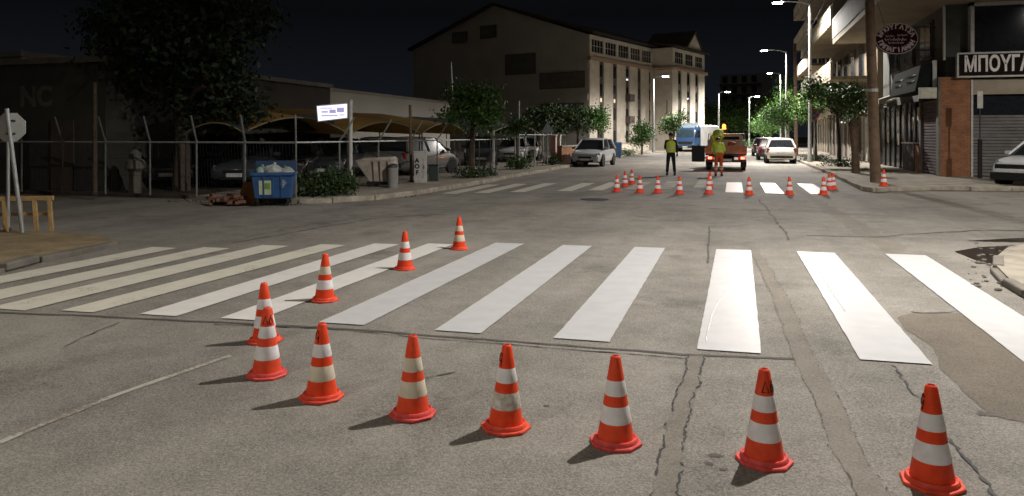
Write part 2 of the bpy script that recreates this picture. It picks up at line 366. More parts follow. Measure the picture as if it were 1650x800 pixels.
for X in (0.02, 1.13, 2.33): stripe(X - .25, X + .25, 22.5, X - .25, X + .25, 27.3, PFRESH)
# ridges left by the paint machine on two fresh stripes
b = B()
for pth in (P((1198, 438), (1172, 466), (1150, 500)), P((1150, 500), (1142, 530), (1138, 552)), P((1310, 424), (1325, 448), (1345, 480)), P((1345, 480), (1362, 504)), P((1163, 416), (1203, 419))):
    for (x0, y0), (x1, y1) in zip(pth[:-1], pth[1:]):
        n = 6
        for k in range(n):
            t0 = k / n + random.uniform(0, .04); t1 = t0 + random.uniform(.06, .13)
            b.tube([(x0 + (x1 - x0) * t0 + random.uniform(-.01, .01), y0 + (y1 - y0) * t0, 0.0095), (x0 + (x1 - x0) * t1, y0 + (y1 - y0) * t1, 0.0095)], 0.006, 6)
part_road('paint_ridge', b, mat('paint_wet', (0.80, 0.79, 0.79), (0.7, 0.69, 0.68), rough=0.18, spec=0.6))

# ------------------------------------------------------------------ pavements with kerbs
def kerb(parent, path, h, w=0.16, m=KERBM, seg=1.0, ragged=0.02):
    b = B()
    for (x0, y0), (x1, y1) in zip(path[:-1], path[1:]):
        Ld = math.hypot(x1 - x0, y1 - y0); n = max(1, round(Ld / seg)); rz = math.atan2(y1 - y0, x1 - x0)
        for k in range(n):
            t = (k + .5) / n; dz = random.uniform(-ragged, ragged * .5)
            b.box((x0 + (x1 - x0) * t + random.uniform(-ragged, ragged) * .5, y0 + (y1 - y0) * t + random.uniform(-ragged, ragged) * .5, h / 2 + dz), (Ld / n - 0.015, w, h), rz)
    return b.make('kerb', m, parent, bevel=0.02)
kl = [(-13.0, 15.75), (-11.0, 15.7), (-10.1, 15.8), (-9.45, 16.25), (-8.85, 17.3), (-8.45, 19.2), (-8.3, 23), (-8.3, 40), (-8.35, 60), (-8.2, 68), (-7.3, 73), (-5.6, 79), (5.2, 112), (28, 182)]
pav_l = structure(B().prism(kl + [(22, 184), (-1, 114), (-11.2, 80), (-13.2, 68), (-13.4, 30), (-13.4, 17.5)], -0.05, 0.125).make('pavement', CONC))
kerb(pav_l, kl[2:], 0.135)
kr = [(40, 26.6), (9.0, 25.6), (5.6, 25.0), (4.6, 24.5), (3.95, 23.7), (3.75, 24.4), (3.8, 26.5), (3.95, 34), (4.0, 48), (4.05, 62), (4.7, 70), (6.5, 77), (17.5, 110), (42, 186)]
pav_r = structure(B().prism(list(reversed(kr)) + [(40, 33), (9, 33), (9, 60), (12, 70), (24, 110), (49, 186)], -0.05, 0.125).make('pavement', CONC))
kerb(pav_r, kr[:], 0.14)
pts = P((186, 396), (120, 410), (55, 423), (0, 438), (-120, 476), (-300, 540), (-700, 560), (-600, 380), (-150, 374), (0, 379), (95, 383), (150, 387))
pav_nl = structure(B().prism(pts, -0.05, 0.085).make('pavement', SOIL))
kerb(pav_nl, P((186, 397), (120, 411), (55, 424), (0, 439), (-120, 477)), 0.10, seg=0.55, m=CONCD, ragged=0.05)
ptr = P((1800, 404), (1660, 402), (1625, 408), (1606, 424), (1606, 440), (1626, 462), (1660, 482), (1760, 540), (2300, 760), (3200, 560))
pav_nr = structure(B().prism(list(reversed(ptr)), -0.05, 0.09).make('pavement', CONC))
kerb(pav_nr, ptr[1:8], 0.09, w=.12, seg=0.8, m=CONCD, ragged=0.07)
structure(B().prism([(-70, 16.2), (-13.6, 16.2), (-13.6, 68), (-30, 95), (-70, 95)], -0.05, 0.10).make('yard_ground', DIRT))
# loose rubble along the far left kerb and the broken near corner
b = B()
for k in range(140):
    u = random.uniform(-.5, 1); x = -13.5 + 5.2 * random.random(); y = 15.35 + random.random() * .5 if x < -10 else 15.6 + (x + 10) * 1.6 + random.random() * .5
    r = random.uniform(.01, .05); b.ball((x, y, r * .6), (r * random.uniform(.7, 1.6), r, r * .7), 6, 4)
for k in range(60):
    x, y = gp(random.uniform(1560, 1660), random.uniform(392, 470)); r = random.uniform(.006, .03); b.ball((x, y, r * .5), (r * 1.4, r, r * .7), 6, 4)
rb = b.make('rubble', CONCD); rb['kind'] = 'stuff'; rb['label'] = 'loose grit and rubble at the pavement edges'

# ================================================================== STREET LAMPS
LAMPG = 'street lamps lighting the road'
def lamp_light(name, loc, w, col, size=0.06, parent=None, cone=170):
    l = bpy.data.lights.new(name, 'SPOT'); l.energy = w; l.color = col; l.spot_size = R(cone); l.spot_blend = 0.35; l.shadow_soft_size = size
    o = bpy.data.objects.new(name, l); COL.objects.link(o); o.location = loc
    if parent: o.parent = parent
    return o
def street_lamp(label, loc, h, arm, ang, w, col=(1.0, 0.955, 0.90), cone=170):
    t = thing('street_lamp', label, 'street lamp', loc, ang, LAMPG)
    k = max(1.0, h / 9.0)
    B().lathe([(0.14, 0), (0.14, .35), (.105, .45), (.095, 2.5), (.065, h - .25), (0.05, h)], 14).make('pole', STEEL, t, True)
    B().tube([(0, 0, h - .08), (arm * .35, 0, h + .10), (arm * .8, 0, h + .16), (arm, 0, h + .16)], [.04, .036, .032, .03], 8).make('arm', STEEL, t, True)
    hd = B().loft([[(arm - .12 + x, y * s, h + .16 + z) for y, z in ((-.07, -.03), (.07, -.03), (.07, .03), (.03, .055), (-.03, .055), (-.07, .03))] for x, s in ((0, .6), (.12, 1.0), (.5, 1.9), (.72, 1.7), (.78, .9))]).make('lamp_head', STEEL, t, True)
    B().box((arm + .30, 0, h + .106), (.52, .24, .07)).make('lens', LED, hd)
    lamp_light('lamp_light', (arm + .30, 0, h + .06), w, col, 0.06, t, cone)
    return t
street_lamp('tall street lamp standing on the near right corner over the fresh stripes', (6.4, 9.6, 0.1), 8.8, 3.5, R(184), KEY_W, cone=160)
street_lamp('unseen lamp added on the cross street to light the corner shops', (15.0, 20.0, 0.0), 7.5, 1.6, R(125), 2600, (1.0, .93, .84))  # out of view, added to brighten the shop signs and brick pillar
street_lamp('tall unseen fill lamp added on the pavement behind the viewer', (-9.4, -5.5, 0.1), 9.0, 2.6, R(10), KEY_W * 0.38, (1.0, .93, .82), 122)  # unseen, added as fill for the near sides of the cones
LN = thing('street_lamp', 'unseen fill lamp added on the near left corner, its head turned to the car yard', 'street lamp', (-13.5, 3.0, 0.05), R(75), LAMPG)  # added out of frame to brighten the yard and the walls behind it
B().lathe([(0.14, 0), (0.14, .35), (.105, .45), (.095, 2.5), (.065, 7.8), (0.05, 8)], 14).make('pole', STEEL, LN, True)
hd_ = B().box((.35, 0, 8.02), (.8, .3, .09)).make('lamp_head', STEEL, LN, bevel=.03); B().box((.40, 0, 7.965), (.42, .17, .015)).make('lens', LED, hd_)
ll_ = lamp_light('lamp_light', (.45, 0, 7.93), 120, (1.0, 0.86, 0.66), .15, LN, 112); ll_.rotation_euler = (0, R(-52), 0)
for u, d, hh, arm, ang, lb in ((1305, 43, 9.2, 1.45, 180, 'tall street lamp nearest on the right, its head level with the balconies'),
                               (1267, 67.5, 9.2, 1.6, 180, 'second tall street lamp on the right, behind the wooden pole'),
                               (1258, 92.5, 9.2, 1.0, 180, 'third and smallest looking street lamp on the right, above the tree crowns'),
                               (1053, 69, 6.9, 0.8, 0, 'street lamp in front of the pale columned facade'),
                               (1158, 86.6, 6.5, 0.7, 0, 'street lamp rising behind the blue truck'),
                               (1207, 97, 6.5, 0.7, 0, 'street lamp before the dark trees at the end of the road')):
    x, y = at(u, d); street_lamp(lb, (x, y, 0.1), hh, arm, R(ang), FAR_W * (1.0 if hh > 8 else 0.34))

# ================================================================== TRAFFIC CONES
ORANGE_F = mat('cone_orange_faded', (0.90, 0.088, 0.024), (0.70, 0.058, 0.016), scale=16, rough=.6)
ORANGEB_F = mat('cone_base_pinkish', (0.80, 0.10, 0.085), (0.48, 0.05, 0.045), scale=18, rough=.65)
CN = 'traffic cones fencing off the fresh paint'
H = 0.470
def rad(z): return 0.098 + (0.026 - 0.098) * (z - 0.03) / (H - 0.03)      # body radius
def cone(label, x, y, rz=0.0, bands=(None, None), mark=None, tilt=(0, 0), s=1.0):
    t = thing('traffic_cone', label, 'traffic cone', (x, y, 0.001), rz, CN)
    t.rotation_euler = (R(tilt[0]), R(tilt[1]), rz); t.scale = (s, s, s)
    k_ = int(abs(x * 37 + y * 91)) % 3; OV = (ORANGE, ORANGE_F, ORANGE)[k_]; OB = (ORANGEB, ORANGEB_F, ORANGEB)[k_]
    b = B(); n = 48
    def rn(a, r0, r1): # octagonal flange below, round ring above
        return r0 if r1 <= r0 else r1 * math.cos(math.pi / 8) / math.cos(((a + math.pi / 8) % (math.pi / 4)) - math.pi / 8)
    rings = []
    for r0, r1, z in ((.1, .139, 0.0), (.1, .142, .003), (.1, .142, .014), (.1, .138, .018), (.119, .119, .0185), (.118, .118, .025), (.115, .115, .035), (.111, .111, .040), (.105, .105, .040), (.101, .101, .034), (.090, .090, .0335)):
        rings.append([(rn(2 * math.pi * k / n, r0, r1) * math.cos(2 * math.pi * k / n), rn(2 * math.pi * k / n, r0, r1) * math.sin(2 * math.pi * k / n), z) for k in range(n)])
    b.loft(rings).make('base', OB, t, True)
    z1 = (0.122, 0.212); z2 = (0.266, 0.344)
    b = B().lathe([(rad(.035) , .035), (rad(.06), .06), (rad(z1[0]) , z1[0]), (rad(z1[1]), z1[1]), (rad(z2[0]), z2[0]), (rad(z2[1]), z2[1]), (rad(H - .012), H - .012), (rad(H) - .004, H - .002), (rad(H) - .008, H), (rad(H) - .011, H - .004), (.012, H - .06)], 40)
    b.make('body', OV, t, True)
    for (a, c), mt in zip((z1, z2), bands):
        b = B().lathe([(rad(a) + .0002, a), (rad(a) + .0016, a + .007), (rad(c) + .0016, c - .007), (rad(c) + .0002, c)], 40, capb=False, capt=False)
        b.make('reflective_band', mt or BAND, t, True)
    if mark:
        b = B()
        for st in mark:     # strokes in (angle, height) written round the tip
            b.tube([((rad(z) + .0012) * math.cos(a), (rad(z) + .0012) * math.sin(a), z) for a, z in st], 0.0030, 6)
        b.make('marker_sign', INK, t)
    return t
def arc(c, r0, r1, a0, a1, n=12): return [(c[0] + r0 * math.cos(a0 + (a1 - a0) * k / n), c[1] + r1 * math.sin(a0 + (a1 - a0) * k / n)) for k in range(n + 1)]
def marks(a):   # a triangle then a curl, centred on angle a
    z = 0.362
    return [[(a - .80, z), (a - .45, z + .052), (a - .02, z), (a - .80, z)], [(a + .62, z + .056), (a + .36, z + .032)] + arc((a + .52, z + .018), .27, .020, 2.4, 2.4 + 5.6)]
def loopm(a):
    z = 0.384
    return [arc((a, z + .018), .36, .024, .3, 6.2) + [(a + .32, z - .03)]]
FB = [(740, 404), (652, 437), (523, 489), (427, 557), (430, 614), (518, 652), (665, 681), (815, 703), (992, 729), (1231, 760), (1502, 799)]
LB = ['farthest striped cone at the back end of the row crossing the stripes',
      'striped cone second from the back end of the row, on a worn stripe',
      'striped cone among the worn stripes, third from the back end of the row',
      'striped cone half hidden behind another cone where the row bends',
      'black marked cone standing right in front of another cone where the row bends',
      'cone with a black loop on its tip, next to the pair at the bend',
      'unmarked cone with yellowed bands between the looped and the dirty banded cone',
      'cone with brown specks on its lower band and a black mark on its side',
      'clean unmarked cone with bright bands left of the trench repair',
      'cone with black triangle and curl on its tip, below the narrowest fresh stripe',
      'nearest cone, standing on the black crack at the lower right']
for i, ((u, v), lb) in enumerate(zip(FB, LB)):
    d = 1980 / (v - 219) + 0.115; x, y = at(u, d)
    toward = math.atan2(-y, -x)                       # where the viewer is
    bands = {6: (BANDY, BANDY), 7: (BANDD, BAND), 5: (BANDY, BAND), 2: (BAND, BANDY), 0: (BANDY, BANDY)}.get(i, (None, None))
    rz = [0.3, 1.1, 0.7, 0.2, 0.5, 0.9, 0.1, 0.6, 0.35, 0.4, 0.75][i]
    mk = None
    if i == 4: mk = marks(toward - rz + .1)
    if i == 5: mk = loopm(toward - rz - .9)
    if i == 7: mk = loopm(toward - rz - 1.15)
    if i == 9: mk = marks(toward - rz + .55)
    if i == 10: mk = loopm(toward - rz - 1.3)
    tl = [(0, 0), (1, 0), (0, 1), (0, -1), (.5, .5), (0, .6), (-.5, 0), (0, 1), (0, 0), (.6, 0), (0, -.8)][i]
    cone(lb, x, y, rz, bands, mk, tl)
far = [(994, 310), (1007, 302), (1018, 298), (1031, 312), (1060, 312), (1095, 314), (1142, 314), (1144, 304), (1207, 315), (1272, 315), (1327, 315), (1336, 307), (1342, 306), (1424, 301)]
FL = ['far cone at the left end of the row by the workers', 'far cone standing just behind the left end of the row by the workers', 'dark topped far cone set farthest back at the left end of the workers row',
      'far cone right of the left end cluster by the workers', 'far cone between the left cluster and the dark trousered worker', 'far cone below the dark trousered worker',
      'far cone in front of the orange trousered worker', 'far cone just behind another one by the orange trousered worker', 'far cone on the first short fresh stripe', 'far cone beside the middle short fresh stripe', 'far cone at the front of the cluster by the right kerb',
      'far cone behind the front one of the cluster by the right kerb', 'rearmost far cone of the cluster touching the right kerb', 'small cone on the pavement at the foot of the wooden pole']
for (u, v), lb in zip(far, FL):
    zc = 0.125 if u == 1424 else 0.0
    d = (1.65 - zc) * 1200 / (v - 219) + .13; x, y = at(u, d)
    t = cone(lb, x, y, random.random() * 6, s=1.08); t.location.z = zc + .001

# ================================================================== BUILDINGS ON THE RIGHT
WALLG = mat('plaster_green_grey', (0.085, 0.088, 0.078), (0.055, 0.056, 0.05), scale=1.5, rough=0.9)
SOFFIT = mat('soffit_paint', (0.26, 0.21, 0.145), (0.18, 0.145, 0.10), scale=0.8, rough=0.9)
PLASTER = mat('plaster_cream', (0.42, 0.37, 0.28), (0.30, 0.26, 0.20), scale=1.2, rough=0.9)
BEIGE = mat('beige_beam', (0.36, 0.31, 0.24), (0.26, 0.22, 0.17), scale=1.5, rough=0.9)
GREYP = mat('grey_parapet', (0.085, 0.083, 0.078), (0.055, 0.054, 0.051), scale=1.3, rough=0.9)
SHUT = mat('roller_shutter_metal', (0.20, 0.19, 0.185), (0.13, 0.125, 0.12), scale=2, rough=0.8, spec=0.15)
SHUTV = mat('roller_shutter_purple', (0.15, 0.125, 0.14), (0.10, 0.085, 0.095), scale=2, rough=0.85, spec=0.1)
BRICK = brick('orange_brick', (0.52, 0.20, 0.075), (0.40, 0.145, 0.058), (0.20, 0.16, 0.12))
PALE = mat('pale_alu', (0.52, 0.51, 0.48), rough=0.5)
SIGNB = mat('sign_dark_board', (0.020, 0.014, 0.012), (0.012, 0.010, 0.010), rough=0.9, spec=0.04)
SIGNM = mat('sign_maroon', (0.060, 0.014, 0.020), (0.04, 0.01, 0.014), rough=0.9, spec=0.04)
LETTER = mat('sign_letter', (0.86, 0.80, 0.76), rough=0.5)
LETTERP = mat('sign_letter_pink', (0.88, 0.74, 0.74), rough=0.5)
AWN = mat('awning_cloth', (0.50, 0.47, 0.40), (0.34, 0.31, 0.26), scale=3, rough=0.85)
DKGREEN = mat('dark_green_canopy', (0.020, 0.025, 0.021), rough=0.9, spec=0.04)
SHOPG = mat('shop_glass', (0.008, 0.009, 0.010), (0.012, 0.013, 0.014), rough=0.15, spec=0.06)

def shutter(b, x0, x1, y, z0, z1, axis='x', pitch=0.115, depth=0.035, sgn=-1):
    n = int((z1 - z0) / pitch); vs = []; fs = []
    for i in range(n + 1):
        z = z0 + (z1 - z0) * i / n
        for dz, off in ((0.0, 0.0), (0.25, 1.0), (0.75, 1.0)):
            zz_ = min(z1, z + dz * pitch); o = y + sgn * depth * off
            vs += ([(x0, o, zz_), (x1, o, zz_)] if axis == 'x' else [(o, x0, zz_), (o, x1, zz_)])
    for i in range(len(vs) // 2 - 1): fs.append((2 * i, 2 * i + 1, 2 * i + 3, 2 * i + 2))
    b.add(vs, fs)

X0, Y0 = 7.4, 31.4
cb = thing('corner_building', 'dark corner shop building with a brick pillar, shutters and an overhanging upper slab', 'building', (0, 0, 0.0))
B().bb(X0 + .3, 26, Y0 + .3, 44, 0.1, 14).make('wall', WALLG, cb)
b = B(); b.bb(8.52, 26, Y0, Y0 + .3, 3.18, 3.74); b.make('beam', BEIGE, cb)
B().bb(X0 + .05, 8.45, Y0 - .02, Y0 + .5, 0.1, 3.85).make('brick_pillar', BRICK, cb)
B().bb(8.45, 8.52, Y0 - .05, Y0 + .3, 0.1, 3.74).make('door_jamb', PALE, cb)
B().bb(X0 - .03, X0 + .047, Y0 - .04, Y0 + .3, 0.1, 3.85).make('door_jamb', CONCD, cb)
b = B(); shutter(b, 8.52, 12.6, Y0 + .12, 0.14, 2.42); b.make('roller_shutter', SHUT, cb)
b = B(); shutter(b, 12.75, 16.8, Y0 + .12, 0.14, 2.42); b.make('roller_shutter', SHUT, cb)
B().bb(12.6, 12.75, Y0 + .02, Y0 + .3, 0.1, 3.18).make('door_jamb', PALE, cb)
B().bb(8.52, 16.8, Y0 + .16, Y0 + .2, 2.42, 3.18).make('transom_glass', GLASS, cb)
b = B(); shutter(b, Y0 + .35, Y0 + 2.9, X0 + .12, 0.14, 3.05, axis='y'); b.make('roller_shutter', SHUTV, cb)
B().bb(X0, X0 + .3, Y0 + 2.9, Y0 + 3.1, .1, 3.1).make('door_jamb', CONCD, cb)
B().bb(X0 - .02, X0 + .28, Y0 + 3.1, Y0 + 3.8, 0.1, 1.25).make('brick_sill', BRICK, cb)
B().bb(X0 - .06, X0 + .28, Y0 + 3.8, Y0 + 6.0, 0.1, 1.30).make('counter_wall', GREYP, cb)
B().bb(X0 - .10, X0 + .28, Y0 + 3.78, Y0 + 6.02, 1.30, 1.36).make('counter_top', PALE, cb)
B().bb(X0 + .1, X0 + .14, Y0 + 3.1, Y0 + 6.0, 1.36, 3.1).make('shop_window', SHOPG, cb)
B().bb(X0 + .02, X0 + .09, Y0 + 6.0, Y0 + 6.12, 0.1, 3.1).make('door_jamb', PALE, cb)
B().bb(X0 + .1, X0 + .14, Y0 + 6.12, Y0 + 12.5, 0.1, 3.1).make('shop_window', SHOPG, cb)
for y in (Y0 + 4.1, Y0 + 5.0, Y0 + 7.2, Y0 + 8.4, Y0 + 9.6, Y0 + 10.8): B().bb(X0 + .05, X0 + .097, y, y + .07, 1.37 if y < Y0 + 6 else .1, 3.1).make('mullion', DARKST, cb)
for y, z in ((Y0 + 3.5, 2.3), (Y0 + 4.5, 1.9), (Y0 + 7.5, 1.2), (Y0 + 9.9, 1.3)): B().bb(X0 + .088, X0 + .096, y, y + .4, z, z + .55).make('poster', AWN, cb)
# first floor: big framed window over the cross street, pipe, windows over the main road
fr = B(); fr.bb(8.42, 8.54, Y0 - .12, Y0 + .25, 4.7, 6.58).bb(8.42, 26, Y0 - .12, Y0 + .25, 6.46, 6.58).bb(8.42, 26, Y0 - .08, Y0 + .25, 4.66, 4.74).bb(12.6, 12.7, Y0 - .08, Y0 + .25, 4.74, 6.46)
wf = fr.make('window_frame', PALE, cb); B().bb(8.54, 26, Y0 + .05, Y0 + .1, 4.74, 6.46).make('pane', GLASS, wf)
B().tube([(7.62, Y0 + .2, 4.5), (7.62, Y0 + .2, 6.55)], .05, 10).make('rain_pipe', PALE, cb)
for y in (33.4, 36.6, 39.8):
    w = B().bb(X0 + .22, X0 + .34, y, y + 1.9, 4.75, 6.3).make('window', GREYP, cb)
    B().bb(X0 + .18, X0 + .24, y + .1, y + .92, 4.85, 6.2).bb(X0 + .18, X0 + .24, y + 1.0, y + 1.8, 4.85, 6.2).make('pane', GLASS, w)
sl = B().bb(5.15, 26, 29.6, 43.6, 6.6, 6.86).make('overhang_slab', SOFFIT, cb, bevel=.01)
B().bb(5.12, 5.26, 29.57, 43.63, 6.863, 7.95).make('parapet', GREYP, cb)
B().bb(5.265, 26, 29.57, 29.71, 6.863, 7.95).make('parapet', GREYP, cb)
B().bb(5.15, 26, 29.8, 43.6, 9.9, 10.15).make('overhang_slab', SOFFIT, cb)
B().bb(5.12, 5.26, 29.77, 43.63, 10.153, 11.2).make('parapet', GREYP, cb)
B().tube([(7.3, 40, 3.6), (7.3, 40, 6.5)], .035, 8).make('rain_pipe', GREYP, cb)

# fascia sign over the cross-street shutters
def sign_text(b, txt, size, loc, ax, ay, extr=.02, bold=.02, align='LEFT'):
    vs, fs = text_verts(txt, size, extr, bold, align); az = Vector(ax).cross(Vector(ay))
    b.add([Vector(loc) + Vector(ax) * x + Vector(ay) * y + az * z for x, y, z in vs], fs)
sg = thing('shop_sign', 'long dark fascia sign with big pale capital letters above the wide shutter', 'shop sign', (8.0, Y0, 3.86))
B().bb(0, 9.6, -.22, -.022, 0, .80).make('board', SIGNB, sg)
b = B(); b.bb(-.06, 9.66, -.24, -.02, .80, .86).bb(-.06, 9.66, -.24, -.02, -.06, 0).bb(-.06, 0, -.24, -.02, 0, .80); b.make('frame', PALE, sg)
b = B(); sign_text(b, 'ΜΠΟΥΓΑΤΣΑ', .78, (.16, -.235, .40), (.635, 0, 0), (0, 0, 1), .02, .022); b.make('lettering', LETTER, sg)
# oval sign projecting over the pavement
ox, oy = at(1443, 29.4); oz = zz(63, 29.4)
ov = thing('oval_shop_sign', 'oval maroon hanging sign with pale lettering beside the wooden pole', 'shop sign', (ox, oy, oz), R(12))
RX, RZ = .80, .60
B().add(*(lambda n: ([(RX * math.cos(2 * math.pi * k / n), y, RZ * math.sin(2 * math.pi * k / n)) for y in (-.09, .09) for k in range(n)],
    [tuple(range(n)), tuple(reversed(range(n, 2 * n)))] + [(k, (k + 1) % n, n + (k + 1) % n, n + k) for k in range(n)]))(48)).make('board', SIGNM, ov)
b = B(); b.tube([(RX * math.cos(a), -.092, RZ * math.sin(a)) for a in [2 * math.pi * k / 48 for k in range(49)]], .014, 6); b.make('rim', LETTERP, ov)
b = B()
def arc_text(txt, top):
    n = len(txt)
    for i, ch in enumerate(txt):
        f_ = (i + .5) / n
        a = R(168 - 156 * f_) if top else R(192 + 156 * f_)
        px, pz = RX * .80 * math.cos(a), RZ * .76 * math.sin(a)
        tx, tz = (math.sin(a) * RX, -math.cos(a) * RZ) if top else (-math.sin(a) * RX, math.cos(a) * RZ)
        l_ = math.hypot(tx, tz); tx, tz = tx / l_, tz / l_
        vs, fs = text_verts(ch, .235, .008, .012)
        b.add([(px + x * tx - y * tz, -.094 - z, pz + x * tz + y * tx) for x, y, z in vs], fs)
arc_text('ΜΠΟΥΓΑΤΣΑ', True); arc_text('ΠΑΠΑΓΙΑΝΝΗ', False); b.make('lettering', LETTERP, ov)
b = B()      # illegible script lines across the middle
for x0, x1, z, h_ in ((-.42, -.10, .10, .05), (.02, .40, .13, .04), (-.45, .36, -.04, .075), (-.32, .28, -.17, .05)):
    n = int((x1 - x0) / .018); b.tube([(x0 + (x1 - x0) * k / n + .012 * math.sin(k * 1.9), -.096, z + h_ * math.sin(k * 1.35) * (0.6 + .4 * math.sin(k * .7))) for k in range(n + 1)], .010, 5)
b.make('script', LETTERP, ov)
B().tube([(.6, 0, .45), (1.55, 0, .45)], .025, 8).tube([(.6, 0, -.45), (1.55, 0, -.45)], .025, 8).make('bracket', DARKST, ov)
# sloping dark sign canopy over the main-road front, white light box at the corner
cs = thing('canopy_sign', 'dark sloping canopy sign on the main road front of the corner shop', 'shop sign', (X0, Y0, 0))
B().hexa([(-.75, .3, 3.35), (0, .3, 3.35), (0, 5.2, 3.35), (-.75, 5.2, 3.35), (-.55, .3, 4.35), (0, .3, 4.45), (0, 5.2, 4.45), (-.55, 5.2, 4.35)]).make('canopy', DKGREEN, cs, bevel=.02)
B().bb(-.16, -.02, .22, .297, 3.30, 4.5).make('end_panel', PALE, cs)
b = B()
for k, (y0, y1, z) in enumerate(((.7, 2.6, 3.98), (.7, 2.2, 3.75), (2.9, 4.6, 3.95), (2.9, 4.3, 3.72))):
    n = int((y1 - y0) / .1); xo = -.755 + (z - 3.35) * .2
    b.tube([(xo - .012, y0 + (y1 - y0) * j / n, z + .06 * math.sin(j * 2.2)) for j in range(n + 1)], .018, 5)
b.make('script', mat('faded_script', (0.16, 0.165, 0.155), rough=.6), cs)
lb = thing('light_box', 'small unlit white box sign beside the top of the brick pillar', 'sign', (X0 - .05, Y0 + .1, 3.05), 0)
B().bb(-.62, -.02, -.14, .02, 0, .42).make('box', PALE, lb, bevel=.015); B().bb(-.58, -.06, -.146, -.142, .04, .38).make('face', mat('lightbox_face', (.62, .62, .50), rough=.4), lb)
# awnings over the pavement
for k, (y, w, zt, lab) in enumerate(((37.6, 2.4, 3.30, 'small pale folded awning nearest the canopy sign'), (40.6, 2.6, 3.05, 'pale folded awning farther along the main road shops'))):
    a = thing('awning', lab, 'awning', (X0, y, 0), 0, 'shop awnings on the right')
    B().loft([[(x, yy, z), (x, yy, z - .05), (x - .02, yy, z - .05), (x - .02, yy, z)] for x, yy, z in ()] or [[(0.25, 0, zt + .45), (-1.0, 0, zt), (-1.0, 0, zt - .22), (0.25, 0, zt + .38)], [(0.25, w, zt + .45), (-1.0, w, zt), (-1.0, w, zt - .22), (0.25, w, zt + .38)]]).make('cloth', AWN, a)
    B().tube([(-.95, .05, zt - .2), (0.28, .05, zt - .55)], .02, 6).tube([(-.95, w - .05, zt - .2), (.28, w - .05, zt - .55)], .02, 6).make('arm', DARKST, a)
# slender post with a plate in front of the wide shutter
px, py = at(1579, 26.6); sp_ = thing('plate_post', 'slender dark post with a narrow pale plate in front of the wide shutter', 'sign post', (px, py, .125))
B().tube([(0, 0, 0), (0, 0, 1.4)], .075, 8).make('post', BLACK, sp_, True); B().tube([(0, 0, 1.4), (0, 0, 2.5)], .025, 8).make('rod', DARKST, sp_, True)
B().bb(-.09, .09, -.03, -.01, 2.5, 3.12).make('plate', PALE, sp_, bevel=.01)

# apartment blocks farther along the right side
def flats(name, label, y0, y1, x, floors, zf, col, door_cols, bal=2.3, cat='building'):
    t = thing(name, label, cat, (x, y0, 0)); Ln = y1 - y0
    B().bb(0, 14, 0, Ln, 0.1, zf + 3.05 * floors + .6).make('wall', col, t)
    b = B(); n = int(Ln / 1.9)
    for k in range(n + 1): yy = Ln * k / n; b.bb(-.16, -.001, max(0, yy - .2), min(Ln, yy + .2), .1, 3.3)
    b.make('pilaster', PLASTER, t)
    for k in range(n):
        ya, yb = Ln * k / n + .24, Ln * (k + 1) / n - .24; b = B()
        shutter(b, ya, yb, -.03, .14, 2.7, axis='y'); b.make('roller_shutter', door_cols[k % len(door_cols)], t)
    for f_ in range(floors):
        z = zf + 3.05 * f_
        B().bb(-bal, -.002, .3, Ln - .3, z, z + .18).make('balcony_slab', SOFFIT, t)
        b = B()
        seg = int(Ln / 5)
        for k in range(seg):
            ya, yb = .3 + (Ln - .6) * k / seg, .3 + (Ln - .6) * (k + 1) / seg - .5; b.bb(-bal - .02, -bal + .1, ya, yb, z + .183, z + 1.05)
        b.make('balcony_parapet', PLASTER, t)
        b = B()
        for k in range(seg + 1): yy = .3 + (Ln - .6) * k / seg - .25; b.bb(-bal + .02, -bal + .05, yy - .24, yy + .24, z + 1.0, z + 1.05)
        b.make('balcony_rail', DARKST, t)
        for k in range(int(Ln / 3.2)):
            yy = 1 + k * 3.2
            w = B().bb(-.07, -.002, yy, yy + 1.6, z + .3, z + 2.4).make('window', GREYP, t)
            B().bb(-.09, -.072, yy + .08, yy + .76, z + .38, z + 2.3).bb(-.09, -.072, yy + .84, yy + 1.52, z + .38, z + 2.3).make('pane', GLASS, w)
    return t
flats('apartment_block', 'apartment block with cream balcony fronts next to the corner shop', 44.2, 64, 7.45, 3, 4.75, mat('plaster_brown', (.22, .17, .12), (.15, .115, .085), scale=1, rough=.9), (SHUT, PALE, SHUTV))
flats('apartment_block', 'farther apartment block partly hidden by the right hand trees', 64.4, 82, 8.2, 4, 4.3, PLASTER, (SHUT, SHUTV))

# ================================================================== WOODEN POLES, CABLES
def wood_pole(label, u, d, h, r, lean=0.0, top=None):
    x, y = at(u, d); t = thing('utility_pole', label, 'utility pole', (x, y, .1), 0, 'wooden utility poles')
    B().tube([(0, 0, 0), (lean * .5, 0, h * .5), (lean, 0, h)], [r, r * .9, r * .75], 12).make('pole', WOODP, t, True)
    B().tube([(lean * .33, 0, h * .33 - .05), (lean * .33, 0, h * .33 + .05)], r * 1.02, 12).make('metal_band', STEEL, t)
    return t
wood_pole('thick wooden pole at the corner beside the oval sign', 1411, 24.4, 9.2, .17, -.28)
wood_pole('thin wooden pole among the trees behind the white hatchback', 1283, 57, 8.6, .15, -.1)
st = thing('timber_stump', 'short rough wooden post between the thick wooden pole and the trees', 'post', (*at(1379, 30.4), .12))
B().tube([(0, 0, 0), (-.03, 0, .9), (-.08, .02, 1.95)], [.17, .15, .19], 10).make('post', WOODP, st, True); B().lathe([(.2, 1.9), (.24, 2.05), (.12, 2.2)], 9, (-.08, .02, 0)).make('top', BARK, st)
def cable(label, a, c, sag=.5, r=.012):
    b = B(); n = 14
    b.tube([(a[0] + (c[0] - a[0]) * k / n, a[1] + (c[1] - a[1]) * k / n, a[2] + (c[2] - a[2]) * k / n - sag * 4 * (k / n) * (1 - k / n)) for k in range(n + 1)], r, 5)
    o = b.make('overhead_cable', BLACK); tag(o, label, 'cable', 'overhead cables on the right'); return o
p1 = at(1411, 24.4); p2 = at(1283, 57)
